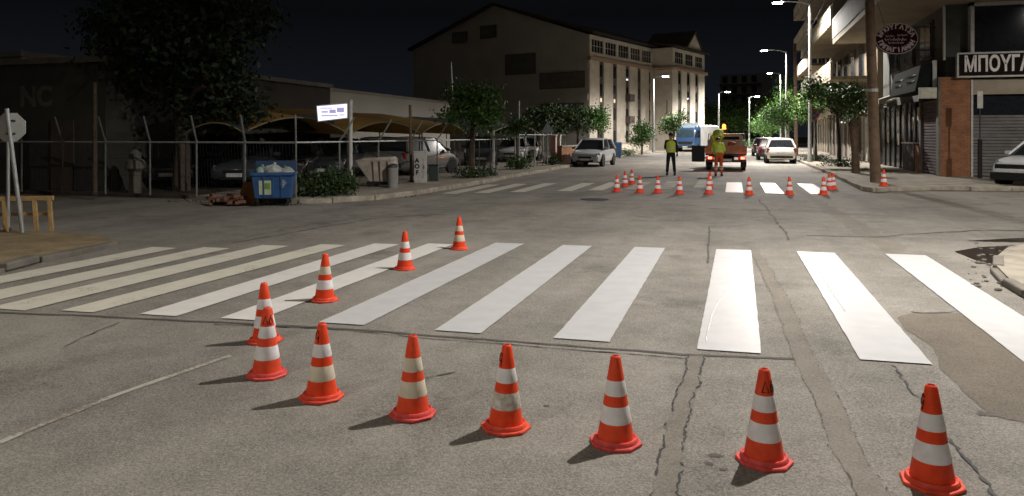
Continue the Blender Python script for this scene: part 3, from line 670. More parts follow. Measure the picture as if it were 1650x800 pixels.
cable('cable strung from the thick wooden pole to the thin one, upper line', (p1[0] - .27, p1[1], 9.1), (p2[0], p2[1], 8.5), .6)
cable('cable strung from the thick wooden pole to the thin one, lower line', (p1[0] - .25, p1[1], 8.5), (p2[0], p2[1], 8.0), .8)
cable('cable dropping from the thick wooden pole to the shop parapet', (p1[0] - .25, p1[1], 8.7), (5.6, 37, 7.9), .3)
cable('cable from the thick wooden pole to the canopy sign', (p1[0] - .2, p1[1], 7.0), (7.35, 36.6, 4.6), .5)

# ================================================================== PALE COLUMNED BUILDING, LEFT
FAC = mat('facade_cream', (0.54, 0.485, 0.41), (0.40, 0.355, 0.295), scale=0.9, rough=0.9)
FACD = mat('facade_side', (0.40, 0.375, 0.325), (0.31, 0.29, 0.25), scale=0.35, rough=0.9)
TRIM = mat('facade_trim', (0.36, 0.25, 0.18), (0.26, 0.18, 0.13), scale=2, rough=0.9)
SPAN = mat('spandrel_brown', (0.10, 0.075, 0.06), (0.06, 0.045, 0.038), scale=2, rough=0.7)
ROOFT = mat('dark_roof_tile', (0.045, 0.030, 0.024), (0.025, 0.018, 0.015), scale=3, rough=0.9)
LITW = mat('lit_window', (1.0, 0.86, 0.60), emit=0.55)
cx, cy = at(948, 75); AL = R(34.7) - PSI         # facade runs 18 degrees right of the road
pb = thing('public_building', 'large pale building with narrow window strips, top row of wide windows and dark roof', 'building', (cx, cy, 0), -AL)
# local frame: +y along the facade (away from the viewer), +x towards the road, body behind x<0
Lm, Wd, He = 15.2, 23.6, 11.85
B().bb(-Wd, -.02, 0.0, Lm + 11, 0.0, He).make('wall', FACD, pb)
b = B(); nS = 5; pw = Lm / nS
for k in range(nS):                      # wall strips between the window strips
    y0 = k * pw; b.bb(-.02, .16, y0 + (.0 if k else 0), y0 + pw - .95, 0, 9.3)
b.bb(-.02, .16, Lm - .5, Lm, 0, 9.3)
b.bb(-.02, .16, 0, Lm, 11.5, He); b.bb(-.02, .16, 0, Lm, 9.62, 10.1)
for k in range(nS + 1): y0 = k * (Lm - .25) / nS; b.bb(-.02, .16, y0, y0 + .42, 10.1, 11.5)
b.make('facade', FAC, pb)
def win(parent, x, y0, y1, z0, z1, nv=2, nh=1, lit=False):
    f_ = B().bb(x - .05, x + .02, y0, y1, z0, z1).make('window', FAC if nv == 4 else SPAN, parent)
    g = B(); w = (y1 - y0 - .08) / nv; hh = (z1 - z0 - .08) / nh
    gq = .10 if nv == 4 else .04
    for i in range(nv):
        for j in range(nh): g.bb(x + .022, x + .03, y0 + .02 + gq + i * w, y0 + .02 + (i + 1) * w, z0 + .06 + j * hh, z0 + .02 + (j + 1) * hh)
    g.make('pane', LITW if lit else GLASS, f_)
for k in range(nS):
    y0 = k * (Lm - .25) / nS + .42; win(pb, .03, y0, (k + 1) * (Lm - .25) / nS, 10.1, 11.5, 4, 2)
    ys = k * pw + pw - .95
    B().bb(-.02, .02, ys, ys + .95, 0, 9.3).make('spandrel', SPAN, pb)
    for j, z in enumerate((.9, 3.3, 5.7, 7.7)): win(pb, .07, ys + .12, ys + .83, z, z + 1.35, 2, 1, lit=False)
    if k < 2: B().bb(.075, .09, ys + .3, ys + .65, 5.15, 5.55).make('lit_pane', LITW, pb)
    if k in (2,): 
        for z in (3.0, 5.4): B().bb(.1, .75, ys - .1, ys + 1.05, z, z + .8).make('balcony', SPAN, pb)
b = B(); b.bb(-.02, .45, -.3, Lm, 9.3, 9.62); b.make('cornice', TRIM, pb)
bx = 2.65
B().bb(-.02, bx - .16, Lm + .0, Lm + 10.4, 0, He).make('bay_wall', FAC, pb)
b = B()
for k in range(4): b.bb(bx - .16, bx, Lm + k * 2.75, Lm + k * 2.75 + (1.7 if k < 3 else 2.15), 0, 9.3)
b.bb(bx - .16, bx, Lm, Lm + 10.4, 9.62, 10.1).bb(bx - .16, bx, Lm, Lm + 10.4, 11.5, He)
for k in range(4): b.bb(bx - .16, bx, Lm + k * 3.2, Lm + k * 3.2 + .8, 10.1, 11.5)
b.make('facade', FAC, pb)
for k in range(3):
    ys = Lm + k * 2.75 + 1.7; B().bb(bx - .158, bx - .13, ys, ys + 1.05, 0, 9.3).make('spandrel', SPAN, pb)
    for z in (.9, 3.3, 5.7, 7.7): win(pb, bx - .08, ys + .12, ys + .93, z, z + 1.35)
    win(pb, bx - .08, Lm + k * 3.2 + .8, Lm + (k + 1) * 3.2, 10.1, 11.5, 4, 2)
B().bb(-.02, bx + .4, Lm - .3, Lm + 10.6, 9.302, 9.622).make('cornice', TRIM, pb)
win(pb, 2.0, Lm - .04, Lm - .01, 4.2, 5.8)
# gabled roof, ridge parallel to the facade
rz = 15.9
rf = B().loft([[(.75, y, He + .02), (-Wd / 2, y, rz), (-Wd - .6, y, He - .1), (-Wd - .6, y, He + .18), (-Wd / 2, y, rz + .32), (.75, y, He + .28)] for y in (-.35, Lm + 11.2)]).make('roof', ROOFT, pb)
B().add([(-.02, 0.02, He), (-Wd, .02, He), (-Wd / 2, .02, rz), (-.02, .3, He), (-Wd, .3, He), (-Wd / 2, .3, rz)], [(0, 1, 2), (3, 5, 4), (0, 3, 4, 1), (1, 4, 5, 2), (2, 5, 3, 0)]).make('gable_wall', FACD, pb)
B().loft([[(bx + .6, y, He + .03), (bx + .6, y, He + .25), (-1.5, y, He + .95), (-1.5, y, He + .75)] for y in (Lm - .5, Lm + 10.8)]).make('bay_roof', ROOFT, pb)
pm = B().add([(bx + .45, Lm + 3.4, He + .3), (bx + .45, Lm + 8.2, He + .3), (bx + .45, Lm + 5.8, He + 2.2), (bx - 4.5, Lm + 3.4, He + .3), (bx - 4.5, Lm + 8.2, He + .3), (bx - 4.5, Lm + 5.8, He + 2.2)], [(0, 1, 2), (3, 5, 4), (0, 2, 5, 3), (1, 4, 5, 2), (0, 3, 4, 1)]).make('pediment', FAC, pb)
B().add([(bx + .6, Lm + 3.0, He + .35), (bx + .6, Lm + 5.8, He + 2.55), (bx + .6, Lm + 8.6, He + .35), (bx + .6, Lm + 8.3, He + .3), (bx + .6, Lm + 5.8, He + 2.25), (bx + .6, Lm + 3.3, He + .3),
         (bx - 5, Lm + 3.0, He + .35), (bx - 5, Lm + 5.8, He + 2.55), (bx - 5, Lm + 8.6, He + .35)], [(0, 1, 4, 5), (1, 2, 3, 4), (0, 6, 7, 1), (1, 7, 8, 2)]).make('pediment_roof', ROOFT, pb)
GABW = mat('gable_opening', (.13, .12, .10), (.08, .075, .065), scale=1.5, rough=.8)
# gable end: dark recesses and two attic windows
for x0, x1, z0, z1 in ((-8.6, -.9, 2.2, 3.0), (-5.6, -.4, 3.2, 5.0), (-5.8, -.4, 6.5, 8.2), (-10.2, -6.3, 8.2, 10.4), (-17.6, -15.4, 12.2, 13.4), (-13.6, -11.4, 12.4, 13.8)):
    wv = B().bb(x0, x1, -.09, -.002, z0, z1).make('window', SPAN, pb); B().bb(x0 + .15, x1 - .15, -.11, -.092, z0 + .12, z1 - .12).make('pane', GABW, wv)
B().bb(-6, 0, -.14, -.003, 5.3, 5.9).make('string_course', FACD, pb); B().bb(-6, 0, -.14, -.003, 8.5, 9.1).make('string_course', FACD, pb)
def local(px_, py_):
    c_, s_ = math.cos(-AL), math.sin(-AL); return (cx + px_ * c_ - py_ * s_, cy + px_ * s_ + py_ * c_)
gw = thing('low_wall', 'low pale garden wall in front of the columned facade', 'wall', (cx, cy, 0), -AL)
B().bb(3.6, 3.9, -8, 6, 0, .85).make('wall', FAC, gw); B().bb(3.55, 3.95, -8.05, 6.05, .85, .95).make('coping', TRIM, gw)
# ================================================================== OTHER BUILDINGS, LEFT AND FAR
WHS = mat('warehouse_render', (0.56, 0.53, 0.47), (0.47, 0.445, 0.40), scale=0.25, rough=0.9)
wh = thing('warehouse', 'long plain beige warehouse wall behind the car shelters', 'building', (-25, 30, 0))
B().bb(-18, 0, -9, 34, 0, 4.55).make('wall', WHS, wh); B().bb(-18, .12, -9.1, 34.1, 4.55, 4.75).make('coping', FACD, wh)
B().bb(0.002, .05, 12, 15, 0, 2.8).make('door', SPAN, wh)
dw = thing('dark_workshop', 'dark flat roofed workshop behind the stop sign with faded letters', 'building', (-16.7, 16.6, 0))
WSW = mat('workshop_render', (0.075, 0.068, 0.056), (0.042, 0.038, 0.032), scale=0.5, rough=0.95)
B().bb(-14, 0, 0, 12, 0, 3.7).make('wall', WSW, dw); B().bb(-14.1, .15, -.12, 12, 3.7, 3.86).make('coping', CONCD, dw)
b = B(); sign_text(b, 'NC', .8, (-3.1, -.004, 2.75), (1, 0, 0), (0, 0, 1), .004, .03); b.make('lettering', mat('faded_letter', (.145, .13, .11), rough=.9), dw)
B().bb(-1.9, -1.1, -.05, -.002, 0.1, 2.1).make('door', SPAN, dw)
fa = thing('distant_apartment_block', 'dim apartment block far off beyond the street lamps', 'building', (*at(1193, 215), 0), -PSI)
B().bb(-6.0, 6.0, 0, 12, 0, 19.5).make('wall', mat('far_plaster', (.42, .42, .44), rough=.9), fa)
for f_ in range(6):
    B().bb(-6.3, 6.3, -.9, -.003, 1.5 + f_ * 3, 1.65 + f_ * 3).make('balcony_slab', CONC, fa)
    for k in range(4): B().bb(-5.2 + k * 2.8, -3.8 + k * 2.8, -.05, -.004, 2.0 + f_ * 3, 3.9 + f_ * 3).make('window', GLASS, fa)

# ================================================================== FENCE AND CAR SHELTERS, LEFT
fe = thing('yard_fence', 'galvanised wire fence with kinked posts round the dark car yard', 'fence', (-10.4, 15.95, .1))
FPOST = mat('weathered_post', (.24, .25, .24), (.13, .14, .13), scale=4, rough=.7, metal=.2)
def fpost(x, y, dx, dy):
    B().tube([(x, y, 0), (x, y, 1.42), (x + dx * .12, y + dy * .12, 1.56), (x + dx * .42, y + dy * .42, 2.05)], .024, 8).make('post', FPOST, fe, True)
for k in range(8): fpost(.14 - 1.45 * k, 0, .35, -.9 if k else -.6)
for k in range(1, 8): fpost(0.0, 2.35 * k, .9, .3)
B().tube([(.14, 0, 1.38), (-10.1, 0, 1.38)], .024, 6).make('top_rail', STEEL, fe); B().tube([(0.0, 0, 1.38), (0, 18.6, 1.38)], .024, 6).make('top_rail', STEEL, fe)
b = B()
WIRE = mat('fence_wire', (.03, .032, .03), rough=.6, metal=.3)
for z in (.08, .5, .95): b.tube([(.14, 0, z), (-10.1, 0, z)], .004, 4).tube([(0, 0, z), (0, 18.6, z)], .004, 4)
for k in range(110): x = .14 - k * .093; b.add([(x, -.002, .05), (x + .003, .001, .05), (x + .003 - .1, .001, 1.37), (x - .1, -.002, 1.37)], [(0, 1, 2, 3)])
for k in range(190): y = k * .098; b.add([(0, y, .05), (.001, y + .003, .05), (.001, y + .103, 1.37), (0, y + .1, 1.37)], [(0, 1, 2, 3)])
b.make('wire_mesh', WIRE, fe)
fe2 = thing('yard_fence', 'pale post fence continuing past the round street tree', 'fence', (-10.4, 35.5, .1))
for k in range(7): B().tube([(0, 1.9 * k, 0), (0, 1.9 * k, 1.75)], .035, 8).make('post', PALE, fe2, True)
B().tube([(0, 0, 1.6), (0, 11.4, 1.6)], .024, 6).make('top_rail', STEEL, fe2)
SAIL = mat('shade_sail_ochre', (0.36, 0.215, 0.045), (0.22, 0.13, 0.03), scale=0.8, rough=0.9)
SAILD = mat('shade_sail_dark', (0.05, 0.05, 0.045), (0.03, 0.03, 0.028), scale=0.8, rough=0.9)
ARCHM = mat('arch_cream', (.26, .22, .13), rough=.7)
def shelter(label, p, q, z0, z1, back, zb, m):
    """vaulted car shelter: front arch from p to q, running back from the fence"""
    t = thing('car_shelter', label, 'car shelter', (0, 0, 0), 0, 'vaulted car shelters'); n = 16
    dv = Vector((q[0] - p[0], q[1] - p[1], 0)); nr = Vector((-dv.y, dv.x, 0)).normalized(); 
    if nr.x > 0: nr = -nr
    def ring(s_, lift):
        return [Vector((p[0], p[1], 0)) + dv * (k / n) + nr * s_ + Vector((0, 0, z0 + lift * .3 + (z1 - z0 + lift * .7) * math.sin(math.pi * k / n) ** .8)) for k in range(n + 1)]
    r0, r1, r2 = ring(0, 0), ring(back * .5, zb * .8), ring(back, zb)
    vs = r0 + r1 + r2; m_ = n + 1; th = [v - Vector((0, 0, .03)) for v in vs]
    fs = [(i * m_ + k, i * m_ + k + 1, (i + 1) * m_ + k + 1, (i + 1) * m_ + k) for i in range(2) for k in range(n)]
    B().add(vs, fs).add(th, fs).make('canopy', m, t, True)
    B().tube(r0, .018, 6).make('front_arch', ARCHM, t, True); B().tube(r2, .035, 6).make('rear_arch', DARKST, t, True)
    for pt in (r0[0], r0[-1], r2[0], r2[-1]): B().tube([(pt.x, pt.y, .1), (pt.x, pt.y, pt.z)], .03, 8).make('post', DARKST, t, True)
shelter('dark vaulted car shelter behind the blue dumpster', at(300, 20.5), at(392, 20), 1.72, 2.0, 6, .4, SAILD)
shelter('widest vaulted car shelter with ochre cover behind the lit sign', at(392, 20.2), at(560, 22.5), 1.7, 2.17, 6, .42, SAIL)
shelter('ochre vaulted car shelter just right of the lit sign', at(566, 24.0), at(676, 27.5), 1.72, 2.12, 6, .6, SAIL)
shelter('ochre vaulted car shelter behind the round street tree', at(680, 28.5), at(752, 33), 1.72, 2.15, 6, .55, SAIL)
shelter('small far car shelter past the round street tree', at(790, 36), at(870, 44), 1.72, 2.2, 6, .5, SAILD)

# lit sign on its pole
sx, sy = at(565, 20.9)
ls = thing('lit_sign', 'glowing white light box sign on a pale pole by the fence', 'sign', (sx, sy, .1), PSI)
B().tube([(0, 0, 0), (0, 0, 2.55)], .055, 10).make('pole', PALE, ls, True)
bxs = B().hexa([(-.92, -.06, 1.93), (-.06, -.06, 2.03), (-.06, .08, 2.03), (-.92, .08, 1.93), (-.96, -.06, 2.40), (-.06, -.06, 2.47), (-.06, .08, 2.47), (-.96, .08, 2.40)]).make('box', PALE, ls, bevel=.01)
B().hexa([(-.89, -.066, 1.96), (-.09, -.066, 2.055), (-.09, -.062, 2.055), (-.89, -.062, 1.96), (-.93, -.066, 2.37), (-.09, -.066, 2.44), (-.09, -.062, 2.44), (-.93, -.062, 2.37)]).make('lit_face', mat('lit_face', (.80, .80, .98), (.72, .72, .94), scale=3, emit=1.05), bxs)
b = B()
for x0, x1, z, hh in ((-.80, -.62, 2.215, .045), (-.58, -.40, 2.23, .10), (-.37, -.17, 2.27, .13), (-.80, -.35, 2.11, .035), (-.30, -.16, 2.13, .03), (-.84, -.5, 2.32, .025)): b.bb(x0, x1, -.069, -.0665, z - hh / 2, z + hh / 2)
b.make('printed_block', mat('lit_print', (.42, .40, .66), (.30, .30, .52), scale=30, emit=.62), bxs)

# poles on the left pavement
def pole(name, label, u, d, h, r, m=STEEL, lean=0.0, group=None, zb=.12):
    x, y = at(u, d); t = thing(name, label, 'pole', (x, y, zb), 0, group)
    B().tube([(0, 0, 0), (lean, 0, h)], [r, r * .85], 10).make('shaft', m, t, True); B().lathe([(r * 1.9, 0), (r * 1.9, .03), (r * 1.2, .06)], 10).make('base_flange', DARKST, t)
    return t
pole('bare_pole', 'dark wood pole beside the graffiti cabinet', 663, 24.6, 2.55, .055, WOODP, -.05)
pole('bare_pole', 'pale square topped pole at the trunk of the round street tree', 795, 29.5, 1.75, .06, PALE)
pole('bare_pole', 'short pale pole rising behind the small lollipop tree', 836, 36, 3.2, .05, PALE)
pole('bare_pole', 'thin leaning pole sticking up above the round street tree', 733, 38, 5.3, .05, STEEL, -.22)
pole('bare_pole', 'rusty pole in the dark beside the workshop corner', 153, 19.2, 2.9, .06, BARK)
x, y = at(218, 20.2); pp = thing('stone_post', 'pale worn stone post standing in the dark under the big tree', 'post', (x, y, .05))
B().lathe([(.17, 0), (.15, .5), (.16, .62), (.27, .72), (.25, .92), (.16, .98), (.17, 1.1), (.06, 1.22)], 9).make('shaft', CONCD, pp, True)

# stop sign seen from behind, second pole, wooden barrier
x, y = at(36, 12.0); ss = thing('stop_sign', 'grey back of an octagonal road sign on a leaning pole', 'road sign', (x, y, .085), PSI + .12)
B().tube([(0, 0, 0), (-.235, 0, 2.0)], .034, 10).make('pole', STEEL, ss, True)
o8 = [(.25 * math.cos(R(22.5 + 45 * k)) - .20, .25 * math.sin(R(22.5 + 45 * k)) + 1.70) for k in range(8)]
B().add([(a, .035, c) for a, c in o8] + [(a, .047, c) for a, c in o8], [tuple(range(8)), tuple(reversed(range(8, 16)))] + [(k, (k + 1) % 8, 8 + (k + 1) % 8, 8 + k) for k in range(8)]).make('plate', mat('sign_back_grey', (.58, .59, .57), (.48, .49, .48), scale=6, rough=.5, metal=.2), ss)
B().bb(-.26, -.12, .026, .033, 1.58, 1.61).bb(-.26, -.12, .026, .033, 1.79, 1.82).make('bracket', DARKST, ss)
pole('bare_pole', 'slim grey pole standing beside the octagonal sign', 13, 12.2, 1.75, .028, STEEL, 0, None, .085)
YWOOD = mat('yellow_worn_wood', (.50, .33, .13), (.30, .19, .08), scale=6, rough=.8, bump=.3)
x0_, y0_ = at(-22, 12.15); x1_, y1_ = at(84, 12.35)
br = thing('wooden_barrier', 'worn yellow wooden barrier with splayed legs below the octagonal sign', 'barrier', (x0_, y0_, .085), math.atan2(y1_ - y0_, x1_ - x0_)); Lb = math.hypot(x1_ - x0_, y1_ - y0_)
B().box((Lb / 2, 0, .53), (Lb + .04, .05, .075)).make('top_rail', YWOOD, br, bevel=.006); B().box((Lb / 2, .03, .27), (Lb, .03, .05)).make('lower_rail', YWOOD, br, bevel=.004)
for k in range(5):
    xx = .04 + (Lb - .08) * k / 4; B().hexa([(xx - .03 + (.06 if k else 0), -.10, 0), (xx + .03 + .06, -.10, 0), (xx + .09, -.06, 0), (xx + .03, -.06, 0), (xx - .03, -.025, .5), (xx + .03, -.025, .5), (xx + .03, .02, .5), (xx - .03, .02, .5)]).make('leg', YWOOD, br)

# blue dumpster and what lies round it
x, y = at(442, 17.6); du = thing('dumpster', 'blue wheeled dumpster with a green and white poster on its front', 'dumpster', (x, y, .03), PSI + .18)
BLUE = mat('dumpster_blue', (.035, .105, .27), (.025, .065, .16), scale=4, rough=.55)
B().hexa([(-.40, -.27, .16), (.40, -.27, .16), (.40, .27, .16), (-.40, .27, .16), (-.47, -.36, .74), (.47, -.36, .74), (.47, .36, .74), (-.47, .36, .74)]).make('body', BLUE, du, bevel=.015)
b = B(); b.bb(-.50, .50, -.39, -.362, .70, .77).bb(-.50, .50, .362, .39, .70, .77).bb(-.50, -.472, -.39, .39, .70, .77).bb(.472, .50, -.39, .39, .70, .77)
for xx in (-.2, .0, .2): b.hexa([(xx - .02, -.30, .2), (xx + .02, -.30, .2), (xx + .02, -.27, .2), (xx - .02, -.27, .2), (xx - .02, -.378, .70), (xx + .02, -.378, .70), (xx + .02, -.35, .70), (xx - .02, -.35, .70)])
b.make('rim', BLUE, du)
def pane_on(b, x0, x1, z0, z1, o=.004): 
    f_ = lambda z: -.27 - .09 * (z - .16) / .58 - .012 - o
    b.hexa([(x0, f_(z0), z0), (x1, f_(z0), z0), (x1, f_(z0) + .003, z0), (x0, f_(z0) + .003, z0), (x0, f_(z1), z1), (x1, f_(z1), z1), (x1, f_(z1) + .003, z1), (x0, f_(z1) + .003, z1)])
b = B(); pane_on(b, -.30, -.03, .25, .58); po = b.make('poster', mat('poster_white', (.55, .60, .45), (.40, .46, .30), scale=9, rough=.6), du)
b = B(); pane_on(b, -.22, -.05, .38, .52, .010); b.make('green_print', mat('poster_green', (.22, .36, .05), (.14, .25, .04), scale=9, rough=.6), po)
b = B()
for k in range(5): pane_on(b, .12 + random.uniform(-.02, .1), .18 + random.uniform(0, .14), .42 + k * .045, .45 + k * .045, .010)
b.make('torn_sticker', mat('sticker_pale', (.38, .42, .50), rough=.7), du)
for sxx, syy in ((-1, -1), (1, -1), (1, 1), (-1, 1)):
    w = B().tube([(sxx * .34 - .02, syy * .22, .08), (sxx * .34 + .02, syy * .22, .08)], .075, 12).make('wheel', RUBBER, du)
LIDM = mat('dumpster_lid_dark', (.02, .05, .11), rough=.5)
B().hexa([(-.48, .30, .75), (.48, .30, .75), (.48, .40, .78), (-.48, .40, .78), (-.48, .36, 1.02), (.48, .36, 1.02), (.48, .42, 1.02), (-.48, .42, 1.02)]).make('lid', LIDM, du, bevel=.01)
BAGM = mat('plastic_bag', (.46, .47, .44), (.26, .28, .27), scale=7, rough=.35)
def bag(label, loc, r, m, grp=None):
    t = thing('rubbish_bag', label, 'rubbish bag', loc, random.random() * 6, grp); b = B(); b.ball((0, 0, r * .62), (r, r * .8, r * .62), 14, 9)
    b.v = [(x_ * (1 + random.uniform(-.13, .13)), y_ * (1 + random.uniform(-.13, .13)), max(0, z_ * (1 + random.uniform(-.1, .1)))) for x_, y_, z_ in b.v]; b.make('sack', m, t, True)
    B().tube([(0, 0, r * 1.15), (.02, 0, r * 1.3), (.05, .02, r * 1.42)], [r * .16, r * .09, r * .18], 7).make('knot', m, t)
c_, s_ = math.cos(PSI + .18), math.sin(PSI + .18)
def onbin(lx, ly, lz): return (x + lx * c_ - ly * s_, y + lx * s_ + ly * c_, .03 + lz)
bag('pale green tinted rubbish bag heaped on the left of the blue dumpster', onbin(-.28, 0, .68), .17, mat('bag_green', (.30, .42, .36), (.18, .26, .22), scale=7, rough=.35), 'rubbish bags on the dumpster')
bag('crumpled grey rubbish bag in the middle of the blue dumpster', onbin(-.02, -.05, .66), .22, BAGM, 'rubbish bags on the dumpster')
bag('grey rubbish bag at the right corner of the blue dumpster', onbin(.28, .03, .66), .17, BAGM, 'rubbish bags on the dumpster')
x, y = at(397, 17.7); ob = thing('broken_board', 'orange brown broken board leaning left of the blue dumpster', 'board', (x, y, .03), PSI)
B().hexa([(-.24, -.02, 0), (.2, -.02, 0), (.2, .02, 0), (-.24, .02, 0), (-.1, .12, .5), (.2, .12, .56), (.2, .16, .56), (-.1, .16, .5)]).make('panel', mat('rust_orange', (.33, .13, .035), (.20, .08, .03), scale=5, rough=.85), ob)
x, y = at(368, 17.6); cr = thing('brick_heap', 'low heap of reddish broken bricks left of the blue dumpster', 'brick heap', (x, y, .02), 0)
b = B()
for k in range(46): b.box((random.uniform(-.45, .45), random.uniform(-.2, .2), random.uniform(.03, .28) * (1 - abs(random.uniform(-.5, .5)))), (.2, .1, .07), random.random() * 3)
b.make('bricks', mat('broken_brick', (.24, .11, .07), (.12, .07, .05), scale=9, rough=.95), cr)

# covered trailer, grey bin, graffiti cabinet
x, y = at(616, 22.4); tr = thing('tarp_trailer', 'pale tapered skip shaped container with rust streaks beside the grey bin', 'container', (x, y, .12), PSI - .1)
TARPM = mat('stained_white_tarp', (.52, .48, .42), (.30, .25, .20), scale=3.5, rough=.8)
B().hexa([(-.32, -.3, .16), (.42, -.3, .16), (.42, .3, .16), (-.32, .3, .16), (-.72, -.42, .78), (.38, -.42, .80), (.38, .42, .80), (-.72, .42, .78)]).make('body', TARPM, tr, bevel=.03)
B().hexa([(-.74, -.44, .78), (.40, -.44, .80), (.40, .44, .80), (-.74, .44, .78), (-.5, -.3, .86), (.34, -.3, .90), (.34, .3, .90), (-.5, .3, .86)]).make('cover', TARPM, tr, bevel=.02)
for k in (.02, -.18, .26): B().hexa([(k - .015, -.32, .17), (k + .015, -.32, .17), (k + .015, -.30, .17), (k - .015, -.30, .17), (k - .03, -.437, .77), (k + .02, -.437, .77), (k + .02, -.415, .77), (k - .03, -.415, .77)]).make('rust_rib', mat('rust_dark', (.12, .07, .045), rough=.9), tr)
B().bb(-.4, .46, -.26, .26, .07, .155).make('chassis', BLACK, tr)
for sxx in (-.25, .35):
    for syy in (-.24, .24): B().tube([(sxx, syy - .03, .08), (sxx, syy + .03, .08)], .08, 12).make('wheel', RUBBER, tr)
x, y = at(633, 21.8); gb = thing('litter_bin', 'round grey litter bin standing beside the pale container', 'bin', (x, y, .12))
B().lathe([(.13, 0), (.145, .05), (.155, .55), (.165, .57), (.165, .60), (.145, .60), (.13, .45)], 18).make('drum', mat('bin_grey', (.33, .32, .31), (.24, .23, .22), scale=5, rough=.6), gb, True); B().lathe([(.175, .60), (.16, .67), (.05, .71)], 18).make('lid', DARKST, gb, True)
x, y = at(677.5, 24.3); ec = thing('utility_cabinet', 'pale street cabinet with black graffiti letters down its front', 'utility cabinet', (x, y, .12), PSI + .06)
CABM = mat('cabinet_pale', (.52, .51, .48), (.36, .35, .33), scale=5, rough=.7)
B().bb(-.20, .20, -.16, .16, 0, .98).make('body', CABM, ec, bevel=.008); B().bb(-.22, .22, -.18, .18, .982, 1.03).make('cap', CABM, ec, bevel=.008)
dr = B().bb(-.17, .17, -.172, -.163, .06, .92).make('door', CABM, ec); B().bb(.11, .14, -.19, -.173, .45, .56).make('handle', DARKST, dr)
b = B()
for ch, z, xx in (('A', .72, -.10), ('O', .53, -.10), ('F', .33, -.10)): sign_text(b, ch, .20, (xx, -.176, z), (1, 0, 0), (0, 0, 1), .002, .010, 'CENTER')
for k in range(5):
    zc = .74 - k * .13; b.tube([(.02 + .09 * random.random(), -.176, zc + .05), (.10, -.176, zc), (.03 + .05 * random.random(), -.176, zc - .02), (.11, -.176, zc - .06)], .007, 4)
b.make('graffiti', INK, dr)
x, y = at(699, 25.2); sb = thing('dark_box', 'low dark green ribbed bin behind the graffiti cabinet', 'bin', (x, y, .12), PSI)
B().bb(-.16, .16, -.16, .16, 0, .5).make('body', mat('bin_dark_green', (.03, .05, .04), rough=.6), sb, bevel=.02); B().bb(-.18, .18, -.18, .18, .5, .56).make('lid', BLACK, sb, bevel=.02)

# road signs, gate pillars, bins further down on the left
x, y = at(882, 38); ts = thing('warning_sign', 'triangular road sign seen from behind at the far left kerb', 'road sign', (x, y, .12), PSI + .1)
B().tube([(0, 0, 0), (0, 0, 2.25)], .035, 8).make('pole', STEEL, ts, True)
B().add([(-.33, -.02, 1.68), (.33, -.02, 1.68), (0, -.02, 2.25), (-.33, -.035, 1.68), (.33, -.035, 1.68), (0, -.035, 2.25)], [(0, 1, 2), (3, 5, 4), (0, 3, 4, 1), (1, 4, 5, 2), (2, 5, 3, 0)]).make('plate', mat('sign_back_blue', (.42, .48, .55), rough=.4), ts)
for u, d, lb, m in ((892, 43, 'white gate pillar with painted pink glow left of the silver hatchback', mat('pillar_red_glow', (.58, .38, .33), rough=.8)), (899, 44.5, 'pale gate pillar right behind the pinkish one', PALE)):  # pink stands for reddish light on a white pillar, no lamp here
    x, y = at(u, d); gp_ = thing('gate_pillar', lb, 'pillar', (x, y, .12), 0, 'gate pillars on the left')
    B().bb(-.16, .16, -.16, .16, 0, 1.5).make('shaft', m, gp_, bevel=.01); B().bb(-.2, .2, -.2, .2, 1.5, 1.58).make('cap', m, gp_, bevel=.01)
for u, lb in ((986, 'tall blue wheeled bin next to the silver hatchback'), (995, 'tall blue wheeled bin farther from the silver hatchback')):
    x, y = at(u, 50); wb = thing('wheeled_bin', lb, 'bin', (x, y, .12), PSI, 'blue wheeled bins')
    BLUD = mat('bin_blue', (.03, .075, .16), (.02, .05, .11), scale=4, rough=.5)
    B().hexa([(-.2, -.22, .08), (.2, -.22, .08), (.2, .22, .08), (-.2, .22, .08), (-.26, -.28, .98), (.26, -.28, .98), (.26, .28, .98), (-.26, .28, .98)]).make('body', BLUD, wb, bevel=.02)
    B().hexa([(-.28, -.3, .985), (.28, -.3, .985), (.28, .3, .985), (-.28, .3, .985), (-.24, -.24, 1.08), (.24, -.24, 1.08), (.24, .26, 1.1), (-.24, .26, 1.1)]).make('lid', BLUD, wb, bevel=.02)
    for sxx in (-.18, .18): B().tube([(sxx - .03, .2, .1), (sxx + .03, .2, .1)], .1, 12).make('wheel', RUBBER, wb)
x, y = at(927, 44); bw = thing('brick_wall', 'low dark brick wall under the trees behind the silver hatchback', 'wall', (x, y, .12), R(85))
B().bb(-3, 4, -.12, .12, 0, .9).make('wall', BRICK, bw); B().bb(-3.05, 4.05, -.16, .16, .9, .98).make('coping', CONC, bw)
x, y = gp(958, 322); mh = thing('manhole_cover', 'round dark manhole cover in the middle of the road', 'manhole cover', (x, y, .004))
B().lathe([(.36, 0), (.36, .006), (.33, .008)], 28).make('ring', DARKST, mh); B().lathe([(.325, .0), (.325, .007)], 28).make('lid', TARG, mh)
x, y = at(1312, 44.5); np_ = thing('round_road_sign', 'round dark no parking sign half lost in the tree crown', 'road sign', (x, y, .12), PSI)
B().tube([(0, 0, 0), (0, 0, 2.8)], .03, 8).make('pole', STEEL, np_, True)
B().tube([(0, -.04, 2.75), (0, -.055, 2.75)], .30, 24).make('plate', mat('sign_blue', (.05, .06, .20), rough=.4), np_)
b = B(); b.tube([(.27 * math.cos(a), -.058, 2.75 + .27 * math.sin(a)) for a in [2 * math.pi * k / 24 for k in range(25)]], .03, 6); b.tube([(-.19, -.058, 2.94), (.19, -.058, 2.56)], .025, 6); b.make('red_ring', mat('sign_red', (.35, .03, .03), rough=.4), np_)

